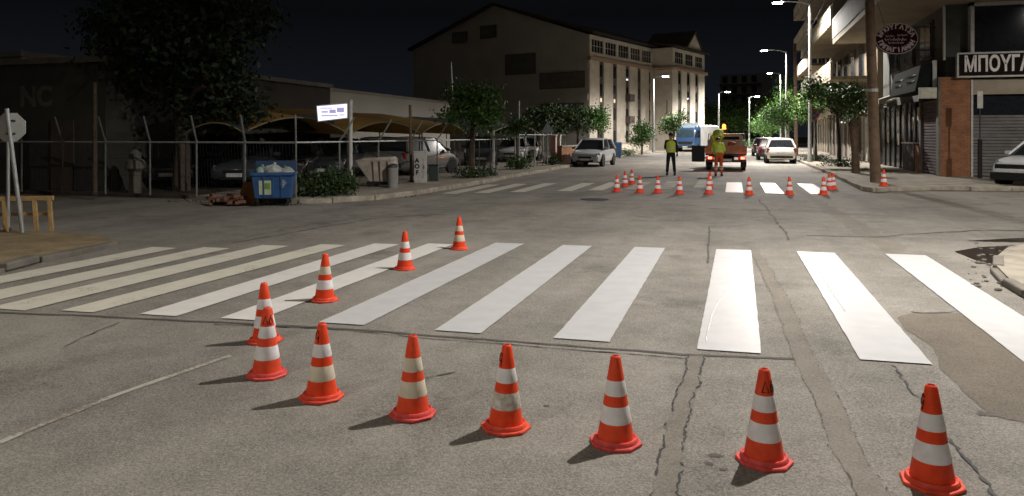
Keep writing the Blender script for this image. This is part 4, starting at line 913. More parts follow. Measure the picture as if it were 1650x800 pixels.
# ================================================================== TREES AND BUSHES
def leaf_mesh(name, lobes, n, size, m, parent, droop=0.0):
    """many small pointed leaves spread over and inside uneven lobes (x, y, z, rx, ry, rz)"""
    rg = np.random.default_rng(len(bpy.data.objects)); vol = np.array([l[3] * l[4] * l[5] for l in lobes]); pk = rg.choice(len(lobes), n, p=vol / vol.sum())
    L_ = np.array(lobes)[pk]; dr = rg.normal(size=(n, 3)); dr /= np.linalg.norm(dr, axis=1)[:, None]
    rr = rg.random(n) ** 0.42 * (1 + rg.normal(0, .08, n)); c = L_[:, :3] + dr * rr[:, None] * L_[:, 3:6]
    # sprigs: several leaves share a twig point, leaving gaps between
    nt_ = max(1, n // 9); tw = c[rg.choice(n, nt_)]; idx = rg.integers(0, nt_, n); c = tw[idx] + rg.normal(0, size * 1.25, (n, 3)); c[:, 2] -= abs(rg.normal(0, droop, n)) if droop else 0
    a = rg.normal(size=(n, 3)); a[:, 2] -= .3; a /= np.linalg.norm(a, axis=1)[:, None]; q = rg.normal(size=(n, 3)); w = np.cross(a, q); w /= np.linalg.norm(w, axis=1)[:, None]; nn = np.cross(a, w)
    s = size * rg.uniform(.6, 1.35, n)[:, None]
    V = np.stack([c - a * s * .5, c + w * s * .28 + nn * s * .06, c + a * s * .55, c - w * s * .28 + nn * s * .06], 1).reshape(-1, 3)
    me = bpy.data.meshes.new(name); me.vertices.add(4 * n); me.vertices.foreach_set('co', V.ravel()); me.loops.add(4 * n); me.loops.foreach_set('vertex_index', np.arange(4 * n))
    me.polygons.add(n); me.polygons.foreach_set('loop_start', np.arange(0, 4 * n, 4)); me.polygons.foreach_set('loop_total', np.full(n, 4)); me.update(); me.validate()
    me.materials.append(m); o = bpy.data.objects.new(name, me); COL.objects.link(o); o.parent = parent; return o
def tree(label, u, d, h, cr, cz, n=2400, size=.15, m=LEAFG, tr=.09, zb=.12, nl=9, trunk_m=BARK, group='street trees', seed=0, flat=.8, name='street_tree'):
    rg = random.Random(seed + int(u)); x, y = at(u, d); t = thing(name, label, 'tree', (x, y, zb), 0, group)
    zc = cz - zb; b = B(); b.tube([(0, 0, -.05), (rg.uniform(-.05, .05), 0, zc * .35), (rg.uniform(-.1, .1), rg.uniform(-.1, .1), zc - cr * .35), (0, 0, zc + cr * .3)], [tr * 1.25, tr, tr * .8, tr * .35], 9)
    lobes = []
    for k in range(nl):
        a = 2 * math.pi * k / nl + rg.uniform(-.4, .4); q = cr * rg.uniform(.28, .88); z = zc + cr * flat * rg.uniform(-.6, .8); r = cr * rg.uniform(.22, .50)
        lobes.append((q * math.cos(a), q * math.sin(a), z, r, r, r * rg.uniform(.7, .95)))
        b.tube([(0, 0, zc - cr * .45 + .1 * rg.random()), (q * .5 * math.cos(a), q * .5 * math.sin(a), (zc + z) / 2 - .1), (q * math.cos(a), q * math.sin(a), z)], [tr * .5, tr * .33, tr * .15], 6)
    lobes.append((0, 0, zc + cr * .25, cr * .5, cr * .5, cr * .5 * flat))
    b.make('trunk', trunk_m, t, True); leaf_mesh('crown', lobes, n, size, m, t); return t
def bush(label, u, d, r, h, n=700, m=LEAFD, zb=.1, size=.10, group='bushes along the left pavement', name='bush'):
    x, y = at(u, d); t = thing(name, label, 'bush', (x, y, zb), 0, group); b = B()
    for k in range(6): a = k * 1.05; b.tube([(0, 0, 0), (r * .5 * math.cos(a), r * .5 * math.sin(a), h * .6)], [.018, .008], 5)
    b.make('stem', BARK, t); rg = random.Random(int(u)); leaf_mesh('foliage', [(r * .55 * math.cos(a), r * .55 * math.sin(a), h * rg.uniform(.35, .65), r * .55, r * .55, h * rg.uniform(.3, .42)) for a in (0, 1.2, 2.5, 3.7, 5)], n, size, m, t); return t
# left
def big_tree():
    x, y = at(292, 21); t = thing('street_tree', 'huge dark spreading tree over the corner of the car yard', 'tree', (x, y, .1), 0, 'street trees'); b = B()
    b.tube([(0, 0, -.1), (.05, 0, 1.2), (-.1, .1, 2.6), (0, 0, 5.2)], [.26, .2, .17, .08], 10); lobes = []
    rg = random.Random(5)
    for (du, dv, r) in ((-100, -40, 1.1), (-40, -10, 1.3), (-20, -90, 1.4), (20, 40, 1.0), (40, -40, 1.35), (75, 30, .95), (105, 40, .8), (85, -30, 1.0), (110, 62, .55), (-130, -90, 1.2), (60, -110, 1.3), (-70, -120, 1.3), (128, 45, .35), (-30, -150, 1.4), (100, -90, .9)):
        k = 21 / 1200; px_ = du * k; lobes.append((px_ * math.cos(PSI), px_ * math.sin(PSI) + rg.uniform(-.9, .9), 1.55 + (219 - 130 - dv) * k, r, r, r * .8))
        b.tube([(0, 0, 2.2 + rg.random()), (px_ * .5, rg.uniform(-.3, .3), 2.9), (lobes[-1][0], lobes[-1][1], lobes[-1][2])], [.10, .06, .02], 6)
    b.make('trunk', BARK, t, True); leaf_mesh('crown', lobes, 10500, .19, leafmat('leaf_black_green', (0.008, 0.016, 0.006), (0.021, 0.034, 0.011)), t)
big_tree()
tree('round leafy street tree on the left pavement beside the pale pole', 760, 28.3, 3.8, 1.2, 2.72, 4800, .15, LEAFG, .11, seed=3)
tree('small lollipop tree between the round tree and the triangular sign', 834, 34.5, 2.6, .50, 1.95, 900, .13, LEAFG, .05)
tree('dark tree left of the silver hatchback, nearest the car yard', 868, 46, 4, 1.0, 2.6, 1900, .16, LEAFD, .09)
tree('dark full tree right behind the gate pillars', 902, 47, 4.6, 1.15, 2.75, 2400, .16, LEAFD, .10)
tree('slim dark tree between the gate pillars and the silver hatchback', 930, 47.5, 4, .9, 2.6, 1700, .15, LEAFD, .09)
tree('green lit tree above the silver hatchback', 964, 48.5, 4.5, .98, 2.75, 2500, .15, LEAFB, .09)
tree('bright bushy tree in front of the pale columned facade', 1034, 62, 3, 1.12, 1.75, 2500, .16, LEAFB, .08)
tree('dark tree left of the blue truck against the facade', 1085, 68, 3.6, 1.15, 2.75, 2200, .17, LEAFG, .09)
bush('low ragged bush at the foot of the lit sign pole', 540, 19.2, .55, .75, 1500, LEAFD)
bush('dark weeds under the round street tree', 757, 27.2, .6, .3, 700, LEAFD)
bush('dense bush under the small lollipop tree', 838, 34, .55, .55, 900, LEAFG)
bush('thin weeds between the round tree and the pale square topped pole', 781, 28.4, .4, .25, 400, LEAFD)
bush('brownish weeds at the foot of the triangular sign', 889, 38.6, .45, .55, 500, LEAFD)
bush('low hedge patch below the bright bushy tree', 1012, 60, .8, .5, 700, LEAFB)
bush('dark shrub growing beside the blue dumpster', 505, 18.8, .42, .5, 700, LEAFD)
# right
PLT = mat('planter_soil', (.035, .028, .02), rough=.95)
def planted(label, u, d, cr, cz, n, m, seed, trunk=BARK, tr=.10):
    t = tree(label, u, d, 4, cr, cz, n, .15, m, tr, seed=seed, trunk_m=trunk)
    x, y = at(u, d)
    bush('dark planting at the foot of the %s' % label.split(' on ')[0].split(' nearest')[0], u, d, .85, .30, 800, LEAFD, .12, .09, 'plantings round the right hand trees', 'tree_pit_planting'); return t
planted('full round tree on the right hand pavement', 1314, 45, 1.65, 3.35, 4600, LEAFG, 1)
planted('wide tree with dark stem nearest the thick wooden pole', 1352, 37, 1.42, 3.15, 4600, LEAFG, 2, DARKST, .09)
tree('bright tree behind the parked white hatchback', 1262, 62, 4, 1.6, 2.9, 3000, .17, LEAFB, .10, seed=4)
tree('bright tree in front of the far dark trees', 1243, 78, 4, 1.9, 2.9, 2800, .2, LEAFB, .11, seed=5)
tree('pale green tree low beside the far end of the road', 1228, 96, 4, 2.0, 2.6, 2400, .24, LEAFB, .12, seed=6)
for k, (u, d, cr, cz, lb) in enumerate(((1150, 118, 3.2, 4.2, 'dark tree far behind the blue truck'), (1178, 122, 3.4, 4.4, 'dark tree between the two far lamp poles'), (1200, 116, 3.2, 3.6, 'dark tree beside the last lamp pole'), (1222, 124, 3.6, 4.6, 'dark tree closing the end of the road'),
                                        (1240, 112, 3.4, 5.2, 'tall dark tree behind the far tall street lamps'), (1128, 125, 3.0, 5.0, 'dark tree at the far end of the pale building'), (1270, 100, 3.3, 6.3, 'dark tree high behind the thin wooden pole'))):
    tree(lb, u, d, 6, cr, cz, 2300, .34, LEAFG, .16, seed=10 + k, group='dark trees at the end of the road', flat=1.0, zb=0.0)
hg = bush('long low hedge across the end of the road', 1205, 104, 4.5, .9, 2600, LEAFB, .0, .2, None, 'hedge')

# ================================================================== VEHICLES
def paintm(name, c, rough=.28): return mat(name, c, tuple(x * .93 for x in c), scale=2, rough=rough, spec=.5, coat=.5)
def car(label, loc, rz, pm, kind='hatch', group='parked cars', name='parked_car', plate=True):
    t = thing(name, label, 'car', loc, rz, group)
    if kind == 'hatch':
        S = [(-1.98, .40, .66, .60), (-1.94, .30, .84, .74), (-1.84, .24, .95, .80), (-1.35, .22, .97, .84), (0, .20, .94, .85), (.92, .20, .92, .85), (1.35, .22, .84, .83), (1.72, .24, .75, .79), (1.92, .28, .66, .71), (1.98, .36, .54, .58)]
        gb, gt, zb_, zt = (-1.84, 1.02), (-1.50, .30), .93, 1.45; wx = (-1.22, 1.24); wr = .30; wb, wt = .79, .60
    elif kind == 'suv':
        S = [(-2.15, .48, .78, .64), (-2.10, .36, .98, .78), (-1.98, .30, 1.06, .84), (-1.4, .28, 1.08, .89), (0, .27, 1.06, .90), (.95, .27, 1.04, .90), (1.4, .29, .99, .88), (1.8, .30, .93, .84), (2.06, .34, .82, .76), (2.14, .42, .66, .62)]
        gb, gt, zb_, zt = (-1.98, 1.10), (-1.66, .30), 1.05, 1.60; wx = (-1.34, 1.36); wr = .36; wb, wt = .83, .64
    else:
        S = [(-2.2, .40, .66, .62), (-2.15, .30, .88, .76), (-2.0, .25, .94, .80), (-1.4, .22, .95, .84), (0, .20, .93, .85), (1.0, .20, .91, .85), (1.5, .22, .83, .83), (1.9, .24, .74, .79), (2.12, .28, .64, .71), (2.18, .36, .54, .58)]
        gb, gt, zb_, zt = (-1.62, 1.06), (-1.0, .28), .92, 1.42; wx = (-1.32, 1.36); wr = .31; wb, wt = .79, .60
    rings = []
    for x, z0, z1, w in S:
        h = z1 - z0
        half = [(.0, z0), (w * .80, z0), (w * .94, z0 + .10 * h), (w, z0 + .42 * h), (w * .985, z0 + .70 * h), (w * .93, z1 - .045), (w * .80, z1 - .005), (0, z1 + .012)]
        rings.append([(x, y, z) for y, z in half] + [(x, -y, z) for y, z in reversed(half[1:-1])])
    b = B().loft(rings)
    # roof skin and pillars belong to the body shell
    rr = []
    for x, w, z in ((gt[0] - .06, wt * .93, zt - .05), (gt[0] + .1, wt, zt), ((gt[0] + gt[1]) / 2, wt * 1.02, zt + .03), (gt[1] - .1, wt, zt + .01), (gt[1] + .08, wt * .95, zt - .05)):
        rr.append([(x, w, z - .02), (x, w * .9, z + .025), (x, 0, z + .045), (x, -w * .9, z + .025), (x, -w, z - .02), (x, 0, z - .015)])
    b.loft(rr)
    for sy in (1, -1):
        b.tube([(gb[1] + .02, sy * wb, zb_), (gt[1] + .04, sy * wt * .98, zt)], .035, 6); b.tube([(gb[0] + .08, sy * wb, zb_), (gt[0], sy * wt * .98, zt - .02)], .065, 6)
        xm = (gb[0] + gb[1]) / 2 + .1; b.tube([(xm, sy * (wb + .005), zb_), (xm - .1, sy * (wt + .01), zt)], .032, 6)
    b.make('body', pm, t, True)
    b = B().hexa([(gb[0] + .03, -wb, zb_ - .04), (gb[1], -wb, zb_ - .04), (gb[1], wb, zb_ - .04), (gb[0] + .03, wb, zb_ - .04), (gt[0] - .02, -wt, zt - .01), (gt[1] + .03, -wt, zt - .01), (gt[1] + .03, wt, zt - .01), (gt[0] - .02, wt, zt - .01)])
    b.make('window', GLASS, t)
    xf, xr = S[-2][0], S[1][0]; zf = S[-2][2]; wf_ = S[-2][3]
    for sy in (1, -1):
        B().hexa([(xf - .20, sy * (wf_ + .085), zf - .02), (xf + .045, sy * (wf_ - .10), zf - .12), (xf + .03, sy * (wf_ - .30), zf - .12), (xf - .02, sy * (wf_ - .28), zf - .10), (xf - .25, sy * (wf_ + .05), zf + .085), (xf - .02, sy * (wf_ - .06), zf + .01), (xf - .04, sy * (wf_ - .28), zf + .015), (xf - .2, sy * (wf_ - .2), zf + .06)]).make('headlight', LAMPW, t)
        zr = S[1][2]; B().box((xr + .06, sy * (S[1][3] - .02), zr - .06), (.12, .16, .24)).make('taillight', LAMPR, t, bevel=.02)
        B().box((gb[1] - .18, sy * (wb + .13), zb_ + .06), (.10, .20, .12)).make('mirror', pm, t, bevel=.03)
    B().box((xf + .045, 0, .50 if kind != 'suv' else .66), (.05, wf_ * 1.0, .11 if kind != 'suv' else .18)).make('grille', BLACK, t, bevel=.01)
    B().box((xf + .02, 0, .31 if kind != 'suv' else .42), (.10, wf_ * 1.3, .10)).make('lower_grille', BLACK, t, bevel=.01)
    B().box((xr - .02, 0, .40 if kind != 'suv' else .5), (.08, S[1][3] * 1.7, .14)).make('bumper', BLACK, t, bevel=.02)
    B().box((xf + .075, 0, .40 if kind != 'suv' else .52), (.015, .50, .11)).make('number_plate', PLATE, t); B().box((xr - .065, 0, .60 if kind != 'suv' else .66), (.015, .50, .11)).make('number_plate', PLATE, t)
    if kind == 'suv':
        B().box((xf + .0, 0, .40), (.24, 1.58, .24)).make('bumper', BLACK, t, bevel=.04)
        B().box((xf + .045, 0, .70), (.09, 1.30, .14)).make('grille', BLACK, t, bevel=.02)
    for x in wx:
        for sy in (1, -1):
            yo = S[4][3]
            B().tube([(x, sy * (yo - .12), wr + .03), (x, sy * (yo + .004), wr + .03)], wr + .055, 22).make('wheel_arch', BLACK, t)
            ty = B().lathe([(wr - .10, -.1), (wr - .02, -.1), (wr, -.07), (wr, .07), (wr - .02, .1), (wr - .10, .1)], 24)
            ty.v = [(x + a, sy * (yo - .085) + c, wr + bb_) for a, bb_, c in ty.v]; w = ty.make('wheel', RUBBER, t, True)
            rm = B(); rm.lathe([(wr - .09, -.02), (wr - .09, .07), (.05, .06), (.03, .075)], 20); rm.v = [(x + a, sy * (yo - .085) + sy * c, wr + bb_) for a, bb_, c in rm.v]; rm.make('rim', RIMM, w, True)
    return t
SILVER = paintm('paint_silver', (.42, .44, .45)); WHITEP = paintm('paint_white', (.62, .60, .54)); WHITE2 = paintm('paint_clean_white', (.72, .73, .74)); MAROON = paintm('paint_maroon', (.045, .008, .012)); GREYC = paintm('paint_grey', (.045, .05, .055)); GREY2 = paintm('paint_mid_grey', (.20, .20, .20)); BLK = paintm('paint_black', (.02, .02, .022)); REDP = paintm('paint_red', (.30, .018, .03)); SAND = paintm('paint_sand', (.30, .28, .24))
x, y = at(957, 41.0); car('silver hatchback parked facing the viewer by the left kerb', (x, y, 0), R(-90 - 4), SILVER)
x, y = at(1256, 45.6); car('creamy white hatchback parked at the right kerb, seen from behind', (x, y, 0), R(90), WHITEP)
x, y = at(1243, 51.5); car('dark maroon car parked just ahead of the creamy white hatchback', (x - .1, y, 0), R(90), MAROON)
x, y = at(1229, 62); car('dark small car parked farthest along the right kerb', (x, y, 0), R(90), GREYC)
x, y = at(1704, 23.6); car('white crossover parked along the cross street kerb at the right edge', (x, y, 0), R(180 + 42), WHITE2, 'suv')
for u, d, rz, m, k, lb in ((330, 21.8, -62, BLK, 'saloon', 'black car in the yard behind the brick heap'), (445, 21.5, -70, GREYC, 'hatch', 'dark grey car in the yard right behind the blue dumpster'), (512, 23.0, -75, BLK, 'hatch', 'black hatchback in the yard left of the lit sign pole'),
                           (572, 24.8, -75, GREYC, 'saloon', 'grey saloon in the yard behind the pale container'), (640, 27.5, -72, SAND, 'hatch', 'light coloured car in the yard behind the grey litter bin'), (706, 27.9, 78, GREY2, 'hatch', 'silver car in the yard showing its red tail light beside the graffiti cabinet'),
                           (800, 37.5, -70, GREYC, 'hatch', 'grey car in the yard past the round street tree'), (852, 42.5, -80, SILVER, 'saloon', 'silver car in the yard behind the dense bush'), (872, 44.5, -80, SAND, 'hatch', 'sand coloured car in the yard by the triangular sign')):
    x, y = at(u, d + 1.6); car(lb, (x - 1.0, y + .3, .1), R(rz), m, k, 'cars standing in the car yard')

# flatbed works truck seen from behind
tx, ty_ = at(1170, 36.2)
ft = thing('flatbed_truck', 'small flatbed works truck seen from behind with lit tail lights and an amber beacon', 'truck', (tx, ty_ - 1.2, 0), R(90))
# local: +x forward, origin under the tail
TW = .93
WORKP = mat('truck_side_orange', (.50, .27, .15), (.34, .15, .075), scale=5, rough=.7); CABP = paintm('paint_truck_cab', (.40, .38, .33)); FRAME = mat('truck_frame', (.03, .03, .03), rough=.7)
B().bb(.1, 4.9, -.38, .38, .42, .60).bb(.0, .1, -TW + .04, TW - .04, .40, .52).make('chassis', FRAME, ft)
B().bb(0, 2.9, -TW, TW, .72, .80).make('bed_floor', FRAME, ft)
b = B(); b.bb(-.02, .03, -TW, TW, .803, 1.18)
for k in range(5): yy = -TW + .12 + k * (2 * TW - .24) / 4; b.bb(-.035, -.02, yy - .03, yy + .03, .81, 1.17)
b.make('tailboard', WORKP, ft)
for sy in (1, -1): B().bb(.03, 2.88, sy * TW - .02, sy * TW + .02, .803, 1.16).make('side_board', WORKP, ft)
B().bb(2.86, 2.93, -TW, TW, .803, 1.45).make('headboard', CABP, ft)
b = B(); b.tube([(2.8, -TW + .05, .8), (2.8, -TW + .05, 1.74), (2.8, TW - .05, 1.74), (2.8, TW - .05, .8)], .022, 6); b.make('rack', STEEL, ft)
rg_ = [[(3.0, y, z) for y, z in ((-.86, .55), (.86, .55), (.88, 1.15), (.80, 1.66), (.6, 1.72), (-.6, 1.72), (-.80, 1.66), (-.88, 1.15))]]
for x, k, zt in ((3.4, 1, 1.0), (4.1, 1, 1.0), (4.45, .96, .80), (4.75, .94, .60)): rg_.append([(x, y * k, .55 + (z - .55) * zt) for _, y, z in rg_[0]])
B().loft(rg_).make('cab', CABP, ft, True); B().bb(2.96, 2.998, -.62, .62, 1.18, 1.60).make('rear_window', GLASS, ft)
b = B(); b.bb(3.1, 3.9, .885, .90, 1.2, 1.75).bb(3.1, 3.9, -.90, -.885, 1.2, 1.75); b.make('side_window', GLASS, ft)
bc = B().lathe([(.10, 0), (.10, .03), (.085, .05), (.085, .20), (.05, .25)], 14, (3.3, .12, 1.98)).make('beacon', BEACONM, ft, True)
B().tube([(3.3, .12, 1.7), (3.3, .12, 1.978)], .03, 6).make('beacon_mast', FRAME, ft)
bl = bpy.data.lights.new('beacon_light', 'POINT'); bl.energy = 60; bl.color = (1, .33, .06); bl.shadow_soft_size = .08; blo = bpy.data.objects.new('beacon_light', bl); COL.objects.link(blo); blo.parent = ft; blo.location = (3.0, .12, 2.42)
for sy in (1, -1):
    h_ = B().bb(-.05, .02, sy * .72 - .17, sy * .72 + .17, .52, .68).make('tail_light', LAMPR, ft, bevel=.01); B().bb(-.058, -.051, sy * .74 - .11, sy * .74 + .07, .545, .655).make('lit_lens', REDON, h_)
    tl = bpy.data.lights.new('tail_glow', 'POINT'); tl.energy = 2.0; tl.color = (1, .10, .04); tl.shadow_soft_size = .05; to = bpy.data.objects.new('tail_glow', tl); COL.objects.link(to); to.parent = ft; to.location = (-.14, sy * .74, .6)
    for x in (.75, 4.05):
        ty2 = B().lathe([(.22, -.1), (.31, -.1), (.33, -.07), (.33, .07), (.31, .1), (.22, .1)], 22); ty2.v = [(x + a, sy * (TW - .13) + c, .33 + bb_) for a, bb_, c in ty2.v]; w = ty2.make('wheel', RUBBER, ft, True)
        rm = B().lathe([(.23, .0), (.23, .08), (.08, .03), (.05, .09)], 16); rm.v = [(x + a, sy * (TW - .13) + sy * c, .33 + bb_) for a, bb_, c in rm.v]; rm.make('rim', RIMM, w, True)
    B().bb(.42, .46, sy * (TW - .13) - .13, sy * (TW - .13) + .13, .14, .5).make('mud_flap', BLACK, ft)
B().bb(-.03, -.01, -.26, .26, .44, .56).make('number_plate', PLATE, ft)
B().hexa([(-.30, TW + .02, .42), (-.20, TW + .02, .42), (-.20, TW + .62, .42), (-.30, TW + .62, .42), (-.30, TW + .02, 1.18), (-.20, TW + .02, 1.18), (-.20, TW + .62, 1.18), (-.30, TW + .62, 1.18)]).tube([(-.25, TW - .05, 1.1), (-.25, TW + .1, 1.1)], .03, 6).tube([(-.25, TW - .05, .6), (-.25, TW + .1, .6)], .03, 6).make('swung_panel', BLACK, ft)
# paint gear on the bed
gear = thing('paint_drum', 'reddish paint drum standing on the bed of the flatbed truck', 'drum', (tx + .25, ty_ - .35, .80))
B().lathe([(.20, 0), (.20, .28), (.212, .29), (.20, .31), (.20, .52), (.212, .53), (.19, .55)], 18).make('drum', mat('drum_red', (.35, .06, .04), rough=.5), gear, True); B().lathe([(.185, .55), (.185, .56)], 18).make('lid', RIMM, gear)
gear2 = thing('paint_drum', 'pale paint drum beside the reddish one on the truck bed', 'drum', (tx + .68, ty_ + .1, .80))
B().lathe([(.20, 0), (.20, .28), (.212, .29), (.20, .31), (.20, .60), (.212, .61), (.19, .63)], 18).make('drum', mat('drum_pale', (.45, .43, .40), rough=.5), gear2, True); B().lathe([(.185, .63), (.185, .64)], 18).make('lid', RIMM, gear2)

# blue fronted coach facing the viewer
bx_, by_ = at(1104, 76)
co = thing('blue_truck', 'blue fronted white box truck facing the viewer behind the works truck', 'truck', (bx_, by_, 0), R(-90 - 16))
BLUEC = paintm('paint_blue_cab', (.035, .085, .19), .35); WHB = mat('truck_box_white', (.60, .60, .58), (.48, .48, .46), scale=1.5, rough=.5); WINDB = mat('windscreen_blue', (.05, .08, .10), (.02, .035, .045), scale=1.5, rough=.1, spec=.7)
def ringx(x, w, z0, z1, r): return [(x, y, z) for y, z in ((-w, z0), (w, z0), (w, z1 - r), (w - r, z1), (-w + r, z1), (-w, z1 - r))]
B().loft([ringx(.0, .98, .45, 1.55, .1), ringx(-.25, 1.04, .38, 2.35, .18), ringx(-.75, 1.06, .38, 2.62, .22), ringx(-1.7, 1.06, .38, 2.70, .22)]).make('cab', BLUEC, co, True)
B().loft([ringx(-1.71, 1.09, .55, 2.78, .16), ringx(-7.6, 1.09, .55, 2.78, .16)]).make('cargo_box', WHB, co, True)
B().hexa([(.025, -.90, 1.50), (.025, .90, 1.50), (-.1, .90, 1.50), (-.1, -.90, 1.50), (-.21, -.86, 2.30), (-.21, .86, 2.30), (-.30, .86, 2.30), (-.30, -.86, 2.30)]).make('windscreen', WINDB, co)
B().hexa([(-.5, -.8, 2.48), (-.5, .8, 2.48), (-1.5, .8, 2.71), (-1.5, -.8, 2.71), (-.52, -.8, 2.55), (-.52, .8, 2.55), (-1.5, .8, 2.95), (-1.5, -.8, 2.95)]).make('roof_fairing', mat('fairing_pale_blue', (.38, .48, .55), rough=.4), co)
b = B(); b.bb(-1.4, -.6, 1.065, 1.075, 1.45, 2.15).bb(-1.4, -.6, -1.075, -1.065, 1.45, 2.15); b.make('side_window', GLASS, co)
B().bb(.0, .05, -.75, .75, .82, 1.05).make('grille', BLACK, co); B().bb(-.2, .06, -1.0, 1.0, .40, .62).make('bumper', FRAME, co, bevel=.02)
for sy in (1, -1):
    B().bb(.0, .055, sy * .82 - .13, sy * .82 + .13, .70, .86).make('headlight', LAMPW, co, bevel=.015); B().bb(-.25, -.1, sy * 1.2 - .09, sy * 1.2 + .09, 1.5, 2.0).make('mirror', BLACK, co)
    for x in (-1.1, -5.9):
        w = B().lathe([(.28, -.13), (.42, -.13), (.44, -.09), (.44, .09), (.42, .13), (.28, .13)], 22); w.v = [(x + a, sy * .93 + c, .44 + bb_) for a, bb_, c in w.v]; w = w.make('wheel', RUBBER, co, True)
        rm = B().lathe([(.29, 0), (.29, .1), (.1, .03), (.06, .12)], 16); rm.v = [(x + a, sy * .93 + sy * c, .44 + bb_) for a, bb_, c in rm.v]; rm.make('rim', RIMM, w, True)
B().bb(-7.5, -.3, -.35, .35, .38, .55).make('chassis', FRAME, co); B().bb(.062, .07, -.26, .26, .45, .56).make('number_plate', PLATE, co)

# ================================================================== PEOPLE
SKIN = mat('skin', (.42, .24, .16), (.36, .20, .13), scale=12, rough=.55); HAIR = mat('dark_hair', (.018, .014, .012), rough=.7)
VEST = mat('hi_vis_yellow', (.70, .84, .06), (.58, .70, .05), scale=8, rough=.6); VBAND = mat('vest_band', (.66, .66, .60), rough=.35); DKCL = mat('dark_clothes', (.020, .021, .026), (.012, .012, .015), scale=10, rough=.9); ORCL = mat('orange_workwear', (.62, .11, .025), (.48, .08, .02), scale=10, rough=.8); SHOE = mat('work_boot', (.02, .016, .014), rough=.6)
def skin_mesh(name, verts, edges, radii, m, parent, root=0, sub=2, extra=None):
    me = bpy.data.meshes.new(name); me.from_pydata([tuple(v) for v in verts], edges, []); o = bpy.data.objects.new(name, me); COL.objects.link(o)
    sk = o.modifiers.new('skin', 'SKIN'); lay = me.skin_vertices[0] if me.skin_vertices else None
    if lay is None:
        bm = bmesh.new(); bm.from_mesh(me); bm.verts.layers.skin.verify(); bm.to_mesh(me); bm.free(); lay = me.skin_vertices[0]
    for i, r in enumerate(radii):
        lay.data[i].radius = r if isinstance(r, tuple) else (r, r); lay.data[i].use_root = (i == root)
    sb_ = o.modifiers.new('sub', 'SUBSURF'); sb_.levels = sub; sb_.render_levels = sub
    dg = bpy.context.evaluated_depsgraph_get(); nm = bpy.data.meshes.new_from_object(o.evaluated_get(dg))
    vs = [tuple(v.co) for v in nm.vertices]; fs = [tuple(p.vertices) for p in nm.polygons]; bpy.data.objects.remove(o); bpy.data.meshes.remove(me); bpy.data.meshes.remove(nm)
    b = B().add(vs, fs)
    if extra: extra(b)
    return b.make(name, m, parent, True)
